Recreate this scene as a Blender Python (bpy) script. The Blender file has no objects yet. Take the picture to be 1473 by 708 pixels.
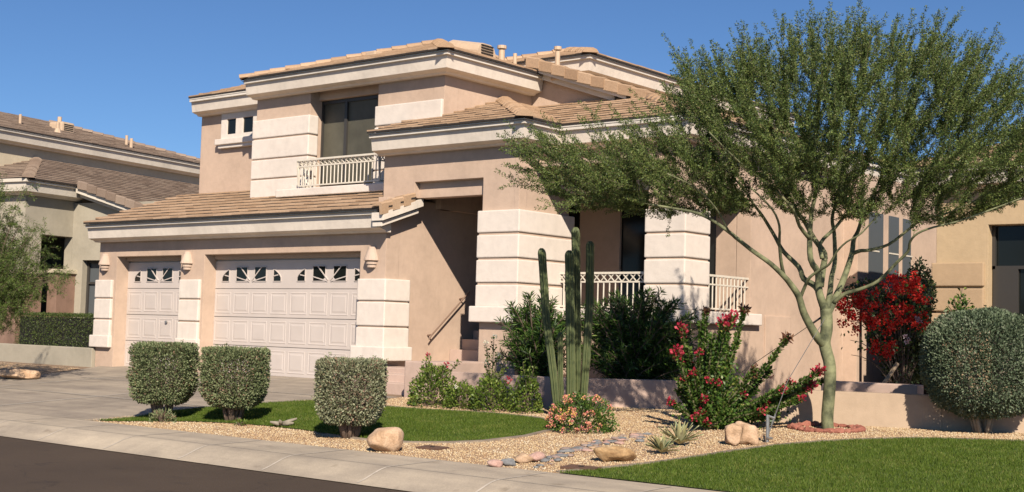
import bpy, bmesh, math, random
import numpy as np
from mathutils import Vector, Matrix
random.seed(7); rng = np.random.default_rng(7)
SC = bpy.context.scene; COL = SC.collection
H = 1.65
CR = np.array([0.7757479, 0.63044307, 0.02750888]); CU = np.array([0.0187818, -0.06664014, 0.99760029]); CF = np.array([-0.63076338, 0.77336966, 0.06353681])
FPX = 1899.78
def W(x, y, t):
    """a world point seen at photo pixel (x, y) and at depth t along the view axis"""
    v = (CF + CR*(x-736.5)/FPX - CU*(y-354)/FPX)*t
    return np.array([v[0], v[1], v[2]+H])
# ------------------------------------------------------------------ ground profile
def sstep(a, b, v):
    u = np.clip((v-a)/(b-a), 0, 1); return u*u*(3-2*u)
def T(x, y):
    x = np.asarray(x, float); y = np.asarray(y, float)
    z = np.where(y < 9.76, 0.0, np.where(y < 10.25, .15*sstep(9.7, 10.28, y), np.where(y < 11.1, .15+.0235*(y-10.25), .17+.055*(y-11.1))))
    cap = .47 + .09*sstep(-10.5, -14.0, x)
    return np.minimum(z, cap)
def G(x, y):
    """the ground point seen at photo pixel (x, y)"""
    t = 12.
    for _ in range(60):
        p = W(x, y, t); q = W(x, y, t*1.01); e = p[2]-float(T(p[0],p[1])); t -= e/((q[2]-p[2])/(t*.01)-.03)*.8 if abs(e) > 1e-4 else 0
    return W(x, y, t)
# ------------------------------------------------------------------ materials
def srgb(r, g, b):
    f = lambda c: (c/255/12.92) if c/255 <= .04045 else ((c/255+.055)/1.055)**2.4
    return (f(r), f(g), f(b))
class NT:
    def __init__(s, name):
        s.m = bpy.data.materials.new(name); s.m.use_nodes = True; s.t = s.m.node_tree; s.b = s.t.nodes['Principled BSDF']
    def n(s, typ, **kw):
        nd = s.t.nodes.new(typ)
        for k, v in kw.items():
            if k.startswith('i_'):
                key = k[2:]; key = int(key) if key.isdigit() else key.replace('_', ' ')
                nd.inputs[key].default_value = v
            else: setattr(nd, k, v)
        return nd
    def l(s, a, b): s.t.links.new(a, b)
    def geo(s):
        return s.n('ShaderNodeTexCoord').outputs['Object']
    def noise(s, scale, detail=4, rough=.55, vec=None):
        nd = s.n('ShaderNodeTexNoise'); nd.inputs['Scale'].default_value = scale; nd.inputs['Detail'].default_value = detail; nd.inputs['Roughness'].default_value = rough
        s.l(vec or s.geo(), nd.inputs['Vector']); return nd.outputs['Fac']
    def ramp(s, fac, stops):
        nd = s.n('ShaderNodeValToRGB'); e = nd.color_ramp.elements
        while len(e) < len(stops): e.new(.5)
        for el, (p, c) in zip(e, stops): el.position = p; el.color = (*c, 1)
        s.l(fac, nd.inputs['Fac']); return nd.outputs['Color']
    def mix(s, fac, a, b, typ='MIX'):
        nd = s.n('ShaderNodeMix', data_type='RGBA', blend_type=typ)
        if isinstance(fac, float): nd.inputs[0].default_value = fac
        else: s.l(fac, nd.inputs[0])
        for i, v in ((6, a), (7, b)):
            if isinstance(v, tuple): nd.inputs[i].default_value = (*v[:3], 1)
            else: s.l(v, nd.inputs[i])
        return nd.outputs[2]
    def bump(s, h, strength, dist, normal=None):
        nd = s.n('ShaderNodeBump'); nd.inputs['Strength'].default_value = strength; nd.inputs['Distance'].default_value = dist
        s.l(h, nd.inputs['Height'])
        if normal is not None: s.l(normal, nd.inputs['Normal'])
        return nd.outputs['Normal']
def stucco(name, col, var=.1, stain=.25, bevel=.018):
    m = NT(name); g = m.n('ShaderNodeNewGeometry').outputs['Position']
    big = m.noise(.9, 5, .6, g); mid = m.noise(7, 4, .6, g); fine = m.noise(110, 3, .6, g)
    d = tuple(c*(1-var*2.2) for c in col); l_ = tuple(min(1, c*(1+var)) for c in col)
    c1 = m.ramp(big, [(.3, d), (.52, col), (.75, l_)])
    mp = m.n('ShaderNodeMapping'); mp.inputs['Scale'].default_value = (3.2, 3.2, .35); m.l(g, mp.inputs['Vector'])
    streak = m.noise(1.6, 5, .65, mp.outputs['Vector'])
    sm = m.ramp(streak, [(.52, (0, 0, 0)), (.85, (stain, stain, stain))])
    c2 = m.mix(sm, c1, tuple(c*.62 for c in col))
    mm = m.ramp(mid, [(.35, (.96, .96, .96)), (.65, (1.03, 1.03, 1.03))])
    c3 = m.mix(1.0, c2, mm, 'MULTIPLY')
    m.l(c3, m.b.inputs['Base Color']); m.b.inputs['Roughness'].default_value = .92; m.b.inputs['Specular IOR Level'].default_value = .2
    bv = m.n('ShaderNodeBevel', samples=4); bv.inputs['Radius'].default_value = bevel
    m.l(m.bump(fine, .35, .006, m.bump(mid, .3, .02, bv.outputs['Normal'])), m.b.inputs['Normal'])
    return m.m
def plain(name, col, rough=.6, metal=0., nscale=0, namt=.15, bump=0., spec=.5):
    m = NT(name); m.b.inputs['Roughness'].default_value = rough; m.b.inputs['Metallic'].default_value = metal; m.b.inputs['Specular IOR Level'].default_value = spec
    if nscale:
        f = m.noise(nscale, 5, .6, m.n('ShaderNodeNewGeometry').outputs['Position'])
        m.l(m.ramp(f, [(.3, tuple(c*(1-namt) for c in col)), (.7, tuple(min(1, c*(1+namt)) for c in col))]), m.b.inputs['Base Color'])
        if bump: m.l(m.bump(f, bump, .01), m.b.inputs['Normal'])
    else: m.b.inputs['Base Color'].default_value = (*col, 1)
    return m.m
def leafmat(name, stops, rough=.55, trans=.25):
    m = NT(name); g = m.n('ShaderNodeNewGeometry')
    pos = m.noise(2.3, 3, .6, g.outputs['Position'])
    mx = m.n('ShaderNodeMath', operation='MULTIPLY_ADD'); m.l(pos, mx.inputs[0]); mx.inputs[1].default_value = .7; mx.inputs[2].default_value = -.35
    ad = m.n('ShaderNodeMath', operation='ADD'); m.l(g.outputs['Random Per Island'], ad.inputs[0]); m.l(mx.outputs[0], ad.inputs[1])
    col = m.ramp(ad.outputs[0], stops)
    m.l(col, m.b.inputs['Base Color']); m.b.inputs['Roughness'].default_value = rough; m.b.inputs['Specular IOR Level'].default_value = .35
    if trans:
        tr = m.n('ShaderNodeBsdfTranslucent'); m.l(col, tr.inputs['Color'])
        ms = m.n('ShaderNodeMixShader'); ms.inputs[0].default_value = trans
        m.l(m.b.outputs[0], ms.inputs[1]); m.l(tr.outputs[0], ms.inputs[2]); m.l(ms.outputs[0], m.t.nodes['Material Output'].inputs['Surface'])
    return m.m
def tilemat(name, stops):
    m = NT(name); g = m.n('ShaderNodeNewGeometry')
    n1 = m.noise(1.2, 4, .6, g.outputs['Position']); n2 = m.noise(26, 4, .65, g.outputs['Position'])
    a = m.n('ShaderNodeMath', operation='MULTIPLY_ADD'); m.l(n1, a.inputs[0]); a.inputs[1].default_value = .9; a.inputs[2].default_value = -.45
    b = m.n('ShaderNodeMath', operation='ADD'); m.l(g.outputs['Random Per Island'], b.inputs[0]); m.l(a.outputs[0], b.inputs[1])
    c = m.ramp(b.outputs[0], stops)
    k = m.ramp(n2, [(.3, (.86, .86, .86)), (.6, (1.04, 1.04, 1.04))])
    m.l(m.mix(1.0, c, k, 'MULTIPLY'), m.b.inputs['Base Color']); m.b.inputs['Roughness'].default_value = .9; m.b.inputs['Specular IOR Level'].default_value = .2
    m.l(m.bump(n2, .5, .01), m.b.inputs['Normal'])
    return m.m
M = {}
M['wall'] = stucco('pink_tan_stucco', (.565, .415, .312), .07, .18)
M['quoin'] = stucco('cream_stucco', (.74, .65, .565), .045, .22)
M['fascia'] = stucco('painted_fascia', (.73, .64, .54), .07, .35, .008)
M['gutter'] = stucco('fascia_top_band', (.70, .63, .54), .06, .3, .005)
M['nwall'] = stucco('olive_grey_stucco', (.40, .355, .275), .06, .16)
M['nwall2'] = stucco('cream_grey_stucco', (.55, .47, .34), .05, .12)
M['rwall'] = stucco('sandy_stucco', (.52, .385, .235), .05, .12)
M['rquoin'] = stucco('sandy_stucco_blocks', (.46, .325, .20), .05, .12)
M['plant'] = stucco('planter_stucco', (.50, .375, .265), .06, .25)
M['plant2'] = stucco('pink_planter_stucco', (.54, .395, .32), .06, .25)
M['tile'] = tilemat('tan_roof_tile', [(0, (.36, .235, .145)), (.5, (.44, .295, .185)), (1, (.50, .345, .225))])
M['tile2'] = tilemat('brown_roof_tile', [(0, (.22, .16, .12)), (.5, (.28, .205, .155)), (1, (.33, .25, .19))])
M['gap'] = plain('tile_painted_shade', (.03, .022, .018), .95)  # near-black colour paints the shade under tile edges; the deck uses it too
M['door'] = plain('garage_door_paint', (.60, .52, .465), .45, nscale=2.5, namt=.04)
M['white'] = plain('white_paint', (.74, .68, .60), .45, nscale=5, namt=.05)
M['ivory'] = plain('ivory_metal', (.70, .63, .52), .45, nscale=9, namt=.08)
M['screen'] = plain('sun_screen', (.085, .078, .056), .55, nscale=1.5, namt=.3)
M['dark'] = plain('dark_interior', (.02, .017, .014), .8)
M['glass'] = plain('dark_glass', (.010, .012, .011), .12, spec=.3)
M['slit'] = plain('grey_screen', (.09, .10, .105), .5)
M['lampm'] = stucco('lamp_ceramic', (.58, .44, .345), .04, .15, .004)
M['vent'] = plain('painted_vent', (.55, .40, .27), .6, nscale=12, namt=.1)
M['frame'] = plain('bronze_frame', (.05, .045, .04), .4)
M['metal'] = plain('galvanised_metal', (.42, .41, .39), .4, .7, nscale=20)
M['wood'] = plain('weathered_wood', (.30, .22, .14), .85, nscale=18, namt=.3)
M['iron'] = plain('brown_iron', (.13, .07, .045), .7, nscale=25, namt=.3)
M['stone'] = stucco('stone_veneer', (.27, .17, .125), .25, .5, .01)
def rockmat(name, a, b, c):
    m = NT(name); g = m.n('ShaderNodeNewGeometry').outputs['Position']
    n1 = m.noise(5, 6, .65, g); n2 = m.noise(45, 4, .6, g)
    k = m.ramp(n1, [(.3, a), (.5, b), (.72, c)]); q = m.ramp(n2, [(.3, (.75, .75, .75)), (.65, (1.08, 1.08, 1.08))])
    m.l(m.mix(1.0, k, q, 'MULTIPLY'), m.b.inputs['Base Color']); m.b.inputs['Roughness'].default_value = .9
    m.l(m.bump(n2, .6, .012, m.bump(n1, .5, .04)), m.b.inputs['Normal']); return m.m
M['rock'] = rockmat('tan_rock', (.36, .22, .12), (.56, .37, .23), (.64, .47, .32))
M['rockd'] = rockmat('golden_rock', (.22, .12, .05), (.42, .26, .12), (.58, .42, .24))
M['brick'] = rockmat('terracotta', (.22, .07, .045), (.34, .12, .08), (.42, .18, .12))
M['river'] = [rockmat('river_stone_grey', (.13, .13, .13), (.2, .2, .2), (.29, .29, .28)), rockmat('river_stone_mauve', (.24, .18, .15), (.34, .25, .21), (.42, .33, .27)), rockmat('river_stone_pink', (.4, .23, .18), (.5, .32, .26), (.58, .42, .34)), rockmat('river_stone_tan', (.34, .22, .13), (.46, .30, .18), (.54, .38, .25))]
def asphalt():
    m = NT('asphalt'); g = m.n('ShaderNodeNewGeometry').outputs['Position']
    n = m.noise(180, 3, .7, g); b = m.noise(.6, 5, .6, g)
    v = m.n('ShaderNodeTexVoronoi'); v.inputs['Scale'].default_value = 90; m.l(g, v.inputs['Vector'])
    cr = m.n('ShaderNodeTexVoronoi', feature='DISTANCE_TO_EDGE'); cr.inputs['Scale'].default_value = .38; wv = m.n('ShaderNodeMapping'); m.l(g, wv.inputs['Vector'])
    ns = m.n('ShaderNodeTexNoise'); ns.inputs['Scale'].default_value = 1.3; ns.inputs['Detail'].default_value = 5; m.l(g, ns.inputs['Vector']); av = m.n('ShaderNodeVectorMath', operation='ADD'); m.l(g, av.inputs[0]); m.l(ns.outputs['Color'], av.inputs[1]); m.l(av.outputs[0], cr.inputs['Vector'])
    crk = m.ramp(cr.outputs['Distance'], [(0, (.55,.55,.55)), (.006, (1,1,1))]); oil = m.ramp(m.noise(1.7, 2, .5, g), [(.28, (.72,.72,.72)), (.36, (1,1,1))])
    c = m.ramp(b, [(.3, (.064, .040, .022)), (.7, (.084, .054, .031))]); k = m.ramp(n, [(.3, (.55, .55, .55)), (.55, (1, 1, 1)), (.8, (1.9, 1.85, 1.8))])
    m.l(m.mix(1.0, m.mix(1.0, m.mix(1.0, c, k, 'MULTIPLY'), crk, 'MULTIPLY'), oil, 'MULTIPLY'), m.b.inputs['Base Color']); m.b.inputs['Roughness'].default_value = .85
    m.l(m.bump(v.outputs['Distance'], .5, .006), m.b.inputs['Normal']); return m.m
def concrete(name, col, stain):
    m = NT(name); g = m.n('ShaderNodeNewGeometry').outputs['Position']
    n1 = m.noise(.55, 6, .62, g); n2 = m.noise(60, 4, .65, g)
    mp = m.n('ShaderNodeMapping'); mp.inputs['Scale'].default_value = (.25, 2.4, 1); m.l(g, mp.inputs['Vector'])
    n3 = m.noise(1.5, 5, .6, mp.outputs['Vector'])
    c = m.ramp(n1, [(.28, tuple(v*(1-stain) for v in col)), (.5, col), (.75, tuple(v*1.1 for v in col))])
    k = m.ramp(n3, [(.35, (1-stain, 1-stain, 1-stain*.9)), (.6, (1, 1, 1))]); q = m.ramp(n2, [(.3, (.86, .86, .86)), (.65, (1.05, 1.05, 1.05))])
    sp = m.ramp(m.noise(3.1, 3, .5, g), [(.27, (.74,.72,.70)), (.36, (1,1,1))]); bl = m.ramp(m.noise(1.1, 7, .7, g), [(.35, (.84,.84,.85)), (.62, (1.04,1.04,1.02))])
    m.l(m.mix(1.0, m.mix(1.0, m.mix(1.0, m.mix(1.0, c, k, 'MULTIPLY'), q, 'MULTIPLY'), sp, 'MULTIPLY'), bl, 'MULTIPLY'), m.b.inputs['Base Color']); m.b.inputs['Roughness'].default_value = .9
    m.l(m.bump(n2, .3, .004), m.b.inputs['Normal']); return m.m
M['asphalt'] = asphalt()
M['conc'] = concrete('driveway_concrete', (.385, .315, .24), .2)
M['walk'] = concrete('walk_concrete', (.50, .41, .305), .18)
M['joint'] = plain('joint_line', (.50, .43, .35), .9, nscale=6, namt=.2)
def gravelmat():
    m = NT('gravel_bed'); g = m.n('ShaderNodeNewGeometry').outputs['Position']
    v = m.n('ShaderNodeTexVoronoi'); v.inputs['Scale'].default_value = 42; m.l(g, v.inputs['Vector'])
    c = m.ramp(v.outputs['Color'], [(0, (.30, .17, .09)), (.5, (.47, .31, .19)), (1, (.62, .46, .31))])
    m.l(c, m.b.inputs['Base Color']); m.b.inputs['Roughness'].default_value = .95
    m.l(m.bump(v.outputs['Distance'], 1., -.02), m.b.inputs['Normal']); return m.m
M['gravelbed'] = gravelmat()
M['pebble'] = leafmat('pebbles', [(0, (.30, .17, .09)), (.25, (.47, .315, .18)), (.6, (.58, .425, .235)), (.88, (.65, .51, .32)), (1, (.72, .62, .45))], .9, 0)
M['soil'] = plain('soil', (.24, .16, .10), .95, nscale=6, namt=.25)
M['turf'] = plain('turf_base', (.06, .085, .012), .95, nscale=8, namt=.3)
M['grass'] = leafmat('grass_blades', [(0, (.055, .095, .008)), (.5, (.10, .16, .014)), (.85, (.145, .205, .025)), (1, (.26, .26, .07))], .6, .3)
M['treeleaf'] = leafmat('tree_leaf', [(0, (.04, .07, .018)), (.5, (.11, .16, .04)), (.85, (.18, .235, .06)), (1, (.27, .29, .09))], .5, .25)
M['mesq'] = leafmat('feathery_leaf', [(0, (.045, .075, .018)), (.5, (.10, .155, .03)), (1, (.19, .24, .06))], .55, .3)
M['sage'] = leafmat('sage_leaf', [(0, (.15, .16, .08)), (.35, (.25, .265, .15)), (.7, (.34, .35, .21)), (.88, (.43, .425, .28)), (.95, (.30, .19, .12)), (1, (.34, .22, .15))], .65, .15)
M['sageg'] = leafmat('green_sage_leaf', [(0, (.10, .13, .055)), (.35, (.17, .21, .09)), (.7, (.24, .275, .13)), (.87, (.32, .345, .19)), (.94, (.26, .17, .10)), (1, (.31, .20, .13))], .65, .15)
M['round'] = leafmat('grey_green_leaf', [(0, (.065, .095, .05)), (.5, (.125, .165, .09)), (.9, (.20, .24, .145)), (1, (.32, .34, .24))], .65, .15)
M['ole'] = leafmat('oleander_leaf', [(0, (.02, .045, .012)), (.5, (.05, .105, .02)), (.9, (.11, .19, .035)), (1, (.18, .24, .06))], .35, .15)
M['hedge'] = leafmat('hedge_leaf', [(0, (.035, .06, .015)), (.5, (.075, .11, .025)), (1, (.13, .155, .045))], .5, .2)
M['rose'] = leafmat('rose_leaf', [(0, (.05, .09, .015)), (.5, (.13, .20, .03)), (1, (.25, .30, .06))], .45, .25)
M['shrub'] = leafmat('shrub_leaf', [(0, (.03, .07, .012)), (.5, (.07, .14, .022)), (.9, (.14, .21, .04)), (1, (.26, .25, .06))], .45, .2)
M['bougl'] = leafmat('vine_leaf', [(0, (.015, .03, .012)), (.5, (.035, .06, .02)), (1, (.08, .11, .035))], .5, .2)
M['red'] = leafmat('scarlet_petal', [(0, (.42, .010, .010)), (.4, (.76, .028, .02)), (.8, (.88, .07, .045)), (1, (.92, .20, .14))], .5, .45)
M['crim'] = leafmat('crimson_petal', [(0, (.28, .01, .03)), (.5, (.48, .03, .06)), (1, (.62, .10, .13))], .5, .3)
M['maroon'] = leafmat('maroon_leaf', [(0, (.06, .02, .015)), (.6, (.13, .05, .03)), (1, (.2, .10, .05))], .5, .2)
M['pinkp'] = leafmat('pale_pink_petal', [(0, (.62, .38, .45)), (1, (.85, .72, .72))], .5, .3)
M['lant'] = leafmat('lantana_petal', [(0, (.85, .22, .22)), (.55, (.88, .36, .30)), (.75, (.88, .48, .22)), (1, (.90, .66, .14))], .5, .25)
M['whitep'] = leafmat('cream_petal', [(0, (.7, .65, .45)), (1, (.85, .82, .68))], .5, .25)
M['agave'] = leafmat('agave_edge', [(0, (.45, .42, .18)), (1, (.62, .58, .32))], .5, .1)
M['agavec'] = leafmat('agave_centre', [(0, (.06, .10, .05)), (1, (.12, .17, .09))], .5, .1)
def barkmat(name, a, b, sc):
    m = NT(name); g = m.n('ShaderNodeNewGeometry').outputs['Position']
    n = m.noise(sc, 5, .65, g); m.l(m.ramp(n, [(.3, a), (.68, b)]), m.b.inputs['Base Color']); m.b.inputs['Roughness'].default_value = .8
    m.l(m.bump(n, .5, .012), m.b.inputs['Normal']); return m.m
M['pale_bark'] = barkmat('green_bark', (.045, .052, .025), (.27, .275, .14), 6)
M['trunkb'] = barkmat('pale_trunk_bark', (.17, .17, .12), (.29, .28, .20), 9)
M['bark'] = barkmat('brown_bark', (.09, .06, .045), (.22, .155, .11), 22)
M['twig'] = plain('twig', (.14, .13, .06), .8)
M['stemg'] = plain('grey_stem', (.28, .24, .18), .85, nscale=20, namt=.25)
def cactusmat():
    m = NT('cactus_skin'); g = m.n('ShaderNodeNewGeometry').outputs['Position']
    n = m.noise(9, 4, .6, g); m.l(m.ramp(n, [(.3, (.045, .065, .022)), (.7, (.10, .12, .042))]), m.b.inputs['Base Color']); m.b.inputs['Roughness'].default_value = .55
    return m.m
M['gate'] = plain('gate_painted_shade', (.035,.024,.018), .8); M['cactus'] = cactusmat(); M['areole'] = plain('cactus_spines', (.17, .19, .085), .8)  # gate colour is near black to paint the shade between the houses
# ------------------------------------------------------------------ mesh helper
class MB:
    def __init__(s): s.v = []; s.f = []; s.m = []
    def add(s, verts, faces, mi=0):
        o = len(s.v); s.v += [tuple(map(float, p)) for p in verts]; s.f += [tuple(i+o for i in f) for f in faces]; s.m += [mi]*len(faces)
    def box(s, x0, x1, y0, y1, z0, z1, mi=0, bev=0.):
        if bev:
            bm = bmesh.new(); bmesh.ops.create_cube(bm, size=1)
            for v in bm.verts: v.co = Vector(((x0+x1)/2+v.co.x*(x1-x0), (y0+y1)/2+v.co.y*(y1-y0), (z0+z1)/2+v.co.z*(z1-z0)))
            bmesh.ops.bevel(bm, geom=bm.edges[:], offset=bev, segments=2, profile=.6, affect='EDGES')
            bm.verts.index_update(); s.add([v.co[:] for v in bm.verts], [[v.index for v in f.verts] for f in bm.faces], mi); bm.free(); return
        s.add([(x0,y0,z0),(x1,y0,z0),(x1,y1,z0),(x0,y1,z0),(x0,y0,z1),(x1,y0,z1),(x1,y1,z1),(x0,y1,z1)],
              [(0,3,2,1),(4,5,6,7),(0,1,5,4),(1,2,6,5),(2,3,7,6),(3,0,4,7)], mi)
    def prism(s, pts, z0, z1, mi=0):
        n = len(pts); s.add([(p[0],p[1],z0) for p in pts]+[(p[0],p[1],z1) for p in pts], [tuple(range(n))[::-1], tuple(range(n, 2*n))]+[(i,(i+1)%n,n+(i+1)%n,n+i) for i in range(n)], mi)
    def tube(s, path, rad, n=6, mi=0, cap=True):
        P = [Vector(p) for p in path]; vs = []; fs = []; N = len(P); up = Vector((.13,.21,1)).normalized(); prev = None
        for i, p in enumerate(P):
            d = (P[min(i+1, N-1)]-P[max(i-1, 0)]); d = d.normalized() if d.length > 1e-9 else Vector((0,0,1))
            if prev is None: a = d.orthogonal().normalized()
            else: a = (prev-d*prev.dot(d)); a = a.normalized() if a.length > 1e-6 else d.orthogonal().normalized()
            prev = a; b = d.cross(a); r = rad[i] if hasattr(rad, '__len__') else rad
            for k in range(n):
                t = 2*math.pi*k/n; vs.append(p+(a*math.cos(t)+b*math.sin(t))*r)
        for i in range(N-1):
            for k in range(n): fs.append((i*n+k, i*n+(k+1)%n, (i+1)*n+(k+1)%n, (i+1)*n+k))
        if cap: fs += [tuple(range(n))[::-1], tuple(range((N-1)*n, N*n))]
        s.add(vs, fs, mi)
    def bar(s, a, b, w, mi=0, n=4): s.tube([a, b], w/2*1.3, n, mi)
    def lathe(s, c, prof, n=16, mi=0, a0=0, a1=2*math.pi):
        vs = []; fs = []; full = abs(a1-a0-2*math.pi) < 1e-6; m = n if full else n+1
        for r, z in prof:
            for k in range(m):
                t = a0+(a1-a0)*k/n; vs.append((c[0]+r*math.cos(t), c[1]+r*math.sin(t), c[2]+z))
        for i in range(len(prof)-1):
            for k in range(n if full else n): fs.append((i*m+k, i*m+(k+1)%m, (i+1)*m+(k+1)%m, (i+1)*m+k))
        s.add(vs, fs, mi)
    def voxwall(s, axis, t0, t1, u0, u1, z0, z1, holes=(), mi=0):
        us = sorted(set([u0,u1]+[min(max(h[i],u0),u1) for h in holes for i in (0,1)])); zs = sorted(set([z0,z1]+[min(max(h[i],z0),z1) for h in holes for i in (2,3)]))
        nu, nz = len(us)-1, len(zs)-1
        sol = lambda i,k: 0<=i<nu and 0<=k<nz and not any(h[0]-1e-6 <= (us[i]+us[i+1])/2 <= h[1]+1e-6 and h[2]-1e-6 <= (zs[k]+zs[k+1])/2 <= h[3]+1e-6 for h in holes)
        P = (lambda u,t,z: (u,t,z)) if axis == 'x' else (lambda u,t,z: (-t*-1,u,z))
        def q(a,b,c,d): s.add([a,b,c,d], [(0,1,2,3)], mi)
        for i in range(nu):
            for k in range(nz):
                if not sol(i,k): continue
                a,b,c,d = us[i],us[i+1],zs[k],zs[k+1]
                q(P(a,t0,c),P(b,t0,c),P(b,t0,d),P(a,t0,d)); q(P(a,t1,c),P(a,t1,d),P(b,t1,d),P(b,t1,c))
                if not sol(i-1,k): q(P(a,t0,c),P(a,t0,d),P(a,t1,d),P(a,t1,c))
                if not sol(i+1,k): q(P(b,t0,c),P(b,t1,c),P(b,t1,d),P(b,t0,d))
                if not sol(i,k-1): q(P(a,t0,c),P(a,t1,c),P(b,t1,c),P(b,t0,c))
                if not sol(i,k+1): q(P(a,t0,d),P(b,t0,d),P(b,t1,d),P(a,t1,d))
def link(o, parent=None):
    COL.objects.link(o)
    if parent is not None: o.parent = parent
    return o
def obj(name, mb, mats, parent=None, smooth=False, fixn=False):
    me = bpy.data.meshes.new(name); me.from_pydata(mb.v, [], mb.f)
    if not isinstance(mats, (list, tuple)): mats = [mats]
    for m in mats: me.materials.append(m)
    me.polygons.foreach_set('material_index', mb.m)
    if smooth: me.polygons.foreach_set('use_smooth', [True]*len(me.polygons))
    if fixn:
        bm = bmesh.new(); bm.from_mesh(me); bmesh.ops.remove_doubles(bm, verts=bm.verts[:], dist=.0002); bmesh.ops.dissolve_limit(bm, angle_limit=.002, verts=bm.verts[:], edges=bm.edges[:]); bmesh.ops.recalc_face_normals(bm, faces=bm.faces[:]); bm.to_mesh(me); bm.free()
    me.update(); return link(bpy.data.objects.new(name, me), parent)
def tag(o, label=None, cat=None, group=None, kind=None):
    if label: o['label'] = label
    if cat: o['category'] = cat
    if group: o['group'] = group
    if kind: o['kind'] = kind
    return o
def thing(name, loc, label, cat, group=None):
    o = bpy.data.objects.new(name, None); o.empty_display_size = .2; link(o); o.location = loc
    return tag(o, label, cat, group)
def child(name, mb, mats, root, smooth=False, fixn=False, label=None):
    """a part whose mesh is written in world coordinates, placed under its thing"""
    o = obj(name, mb, mats, None, smooth, fixn); o.parent = root
    off = Vector((0,0,0)); p = root
    while p is not None: off += p.location; p = p.parent
    o.data.transform(Matrix.Translation(-off))
    if label: o['label'] = label
    return o
def npmesh(name, V, nper, mat, root=None, faces=None, extra=None):
    """V: (n*nper,3) polygons of nper corners, one island each"""
    me = bpy.data.meshes.new(name); n = len(V)//nper
    me.vertices.add(len(V)); me.vertices.foreach_set('co', np.ascontiguousarray(V, dtype=np.float32).ravel())
    if faces is None:
        me.loops.add(n*nper); me.loops.foreach_set('vertex_index', np.arange(n*nper, dtype=np.int32))
        me.polygons.add(n); me.polygons.foreach_set('loop_start', np.arange(0, n*nper, nper, dtype=np.int32))
    else:
        fa = np.asarray(faces); k = fa.shape[1]; F = (fa[None]+(np.arange(n)*nper)[:,None,None]).reshape(-1)
        me.loops.add(len(F)); me.loops.foreach_set('vertex_index', F.astype(np.int32))
        me.polygons.add(len(F)//k); me.polygons.foreach_set('loop_start', np.arange(0, len(F), k, dtype=np.int32))
    for m in (mat if isinstance(mat, (list, tuple)) else [mat]): me.materials.append(m)
    me.update(calc_edges=True); me.validate()
    o = link(bpy.data.objects.new(name, me)); 
    if root is not None:
        o.parent = root; off = Vector((0,0,0)); p = root
        while p is not None: off += p.location; p = p.parent
        me.transform(Matrix.Translation(-off))
    return o
def unit(a): return a/np.maximum(np.linalg.norm(a, axis=-1, keepdims=True), 1e-9)
def leafV(P, D, L, Wd):
    """rhombic leaves: base P, direction D"""
    n = len(P); D = unit(D); R = unit(np.cross(D, rng.normal(size=(n,3)))); N = np.cross(D, R)
    L = np.broadcast_to(np.asarray(L, float).reshape(-1,1), (n,1)); Wd = np.broadcast_to(np.asarray(Wd, float).reshape(-1,1), (n,1))
    mid = P+D*L*.5+N*L*.08
    return np.stack([P, mid-R*Wd*.5, P+D*L, mid+R*Wd*.5], 1).reshape(-1,3)
def inpoly(x, y, poly):
    x = np.asarray(x); y = np.asarray(y); c = np.zeros(x.shape, bool); n = len(poly)
    for i in range(n):
        x1,y1 = poly[i]; x2,y2 = poly[(i+1)%n]
        if y1 == y2: continue
        c ^= ((y1 > y) != (y2 > y)) & (x < (x2-x1)*(y-y1)/(y2-y1)+x1)
    return c
# ------------------------------------------------------------------ roofs
def clip(subj, conv):
    """clip polygon subj by convex polygon conv (2D)"""
    out = subj; area = sum(conv[i][0]*conv[(i+1)%len(conv)][1]-conv[(i+1)%len(conv)][0]*conv[i][1] for i in range(len(conv)))
    if area < 0: conv = conv[::-1]
    for i in range(len(conv)):
        a = conv[i]; b = conv[(i+1)%len(conv)]; ins = lambda p: (b[0]-a[0])*(p[1]-a[1])-(b[1]-a[1])*(p[0]-a[0]) >= -1e-9
        new = []
        for j in range(len(out)):
            p = out[j]; q = out[(j+1)%len(out)]; ip, iq = ins(p), ins(q)
            if ip: new.append(p)
            if ip != iq:
                d1 = (b[0]-a[0])*(p[1]-a[1])-(b[1]-a[1])*(p[0]-a[0]); d2 = (b[0]-a[0])*(q[1]-a[1])-(b[1]-a[1])*(q[0]-a[0]); t = d1/(d1-d2)
                new.append((p[0]+(q[0]-p[0])*t, p[1]+(q[1]-p[1])*t))
        out = new
        if len(out) < 3: return []
    return out
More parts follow.
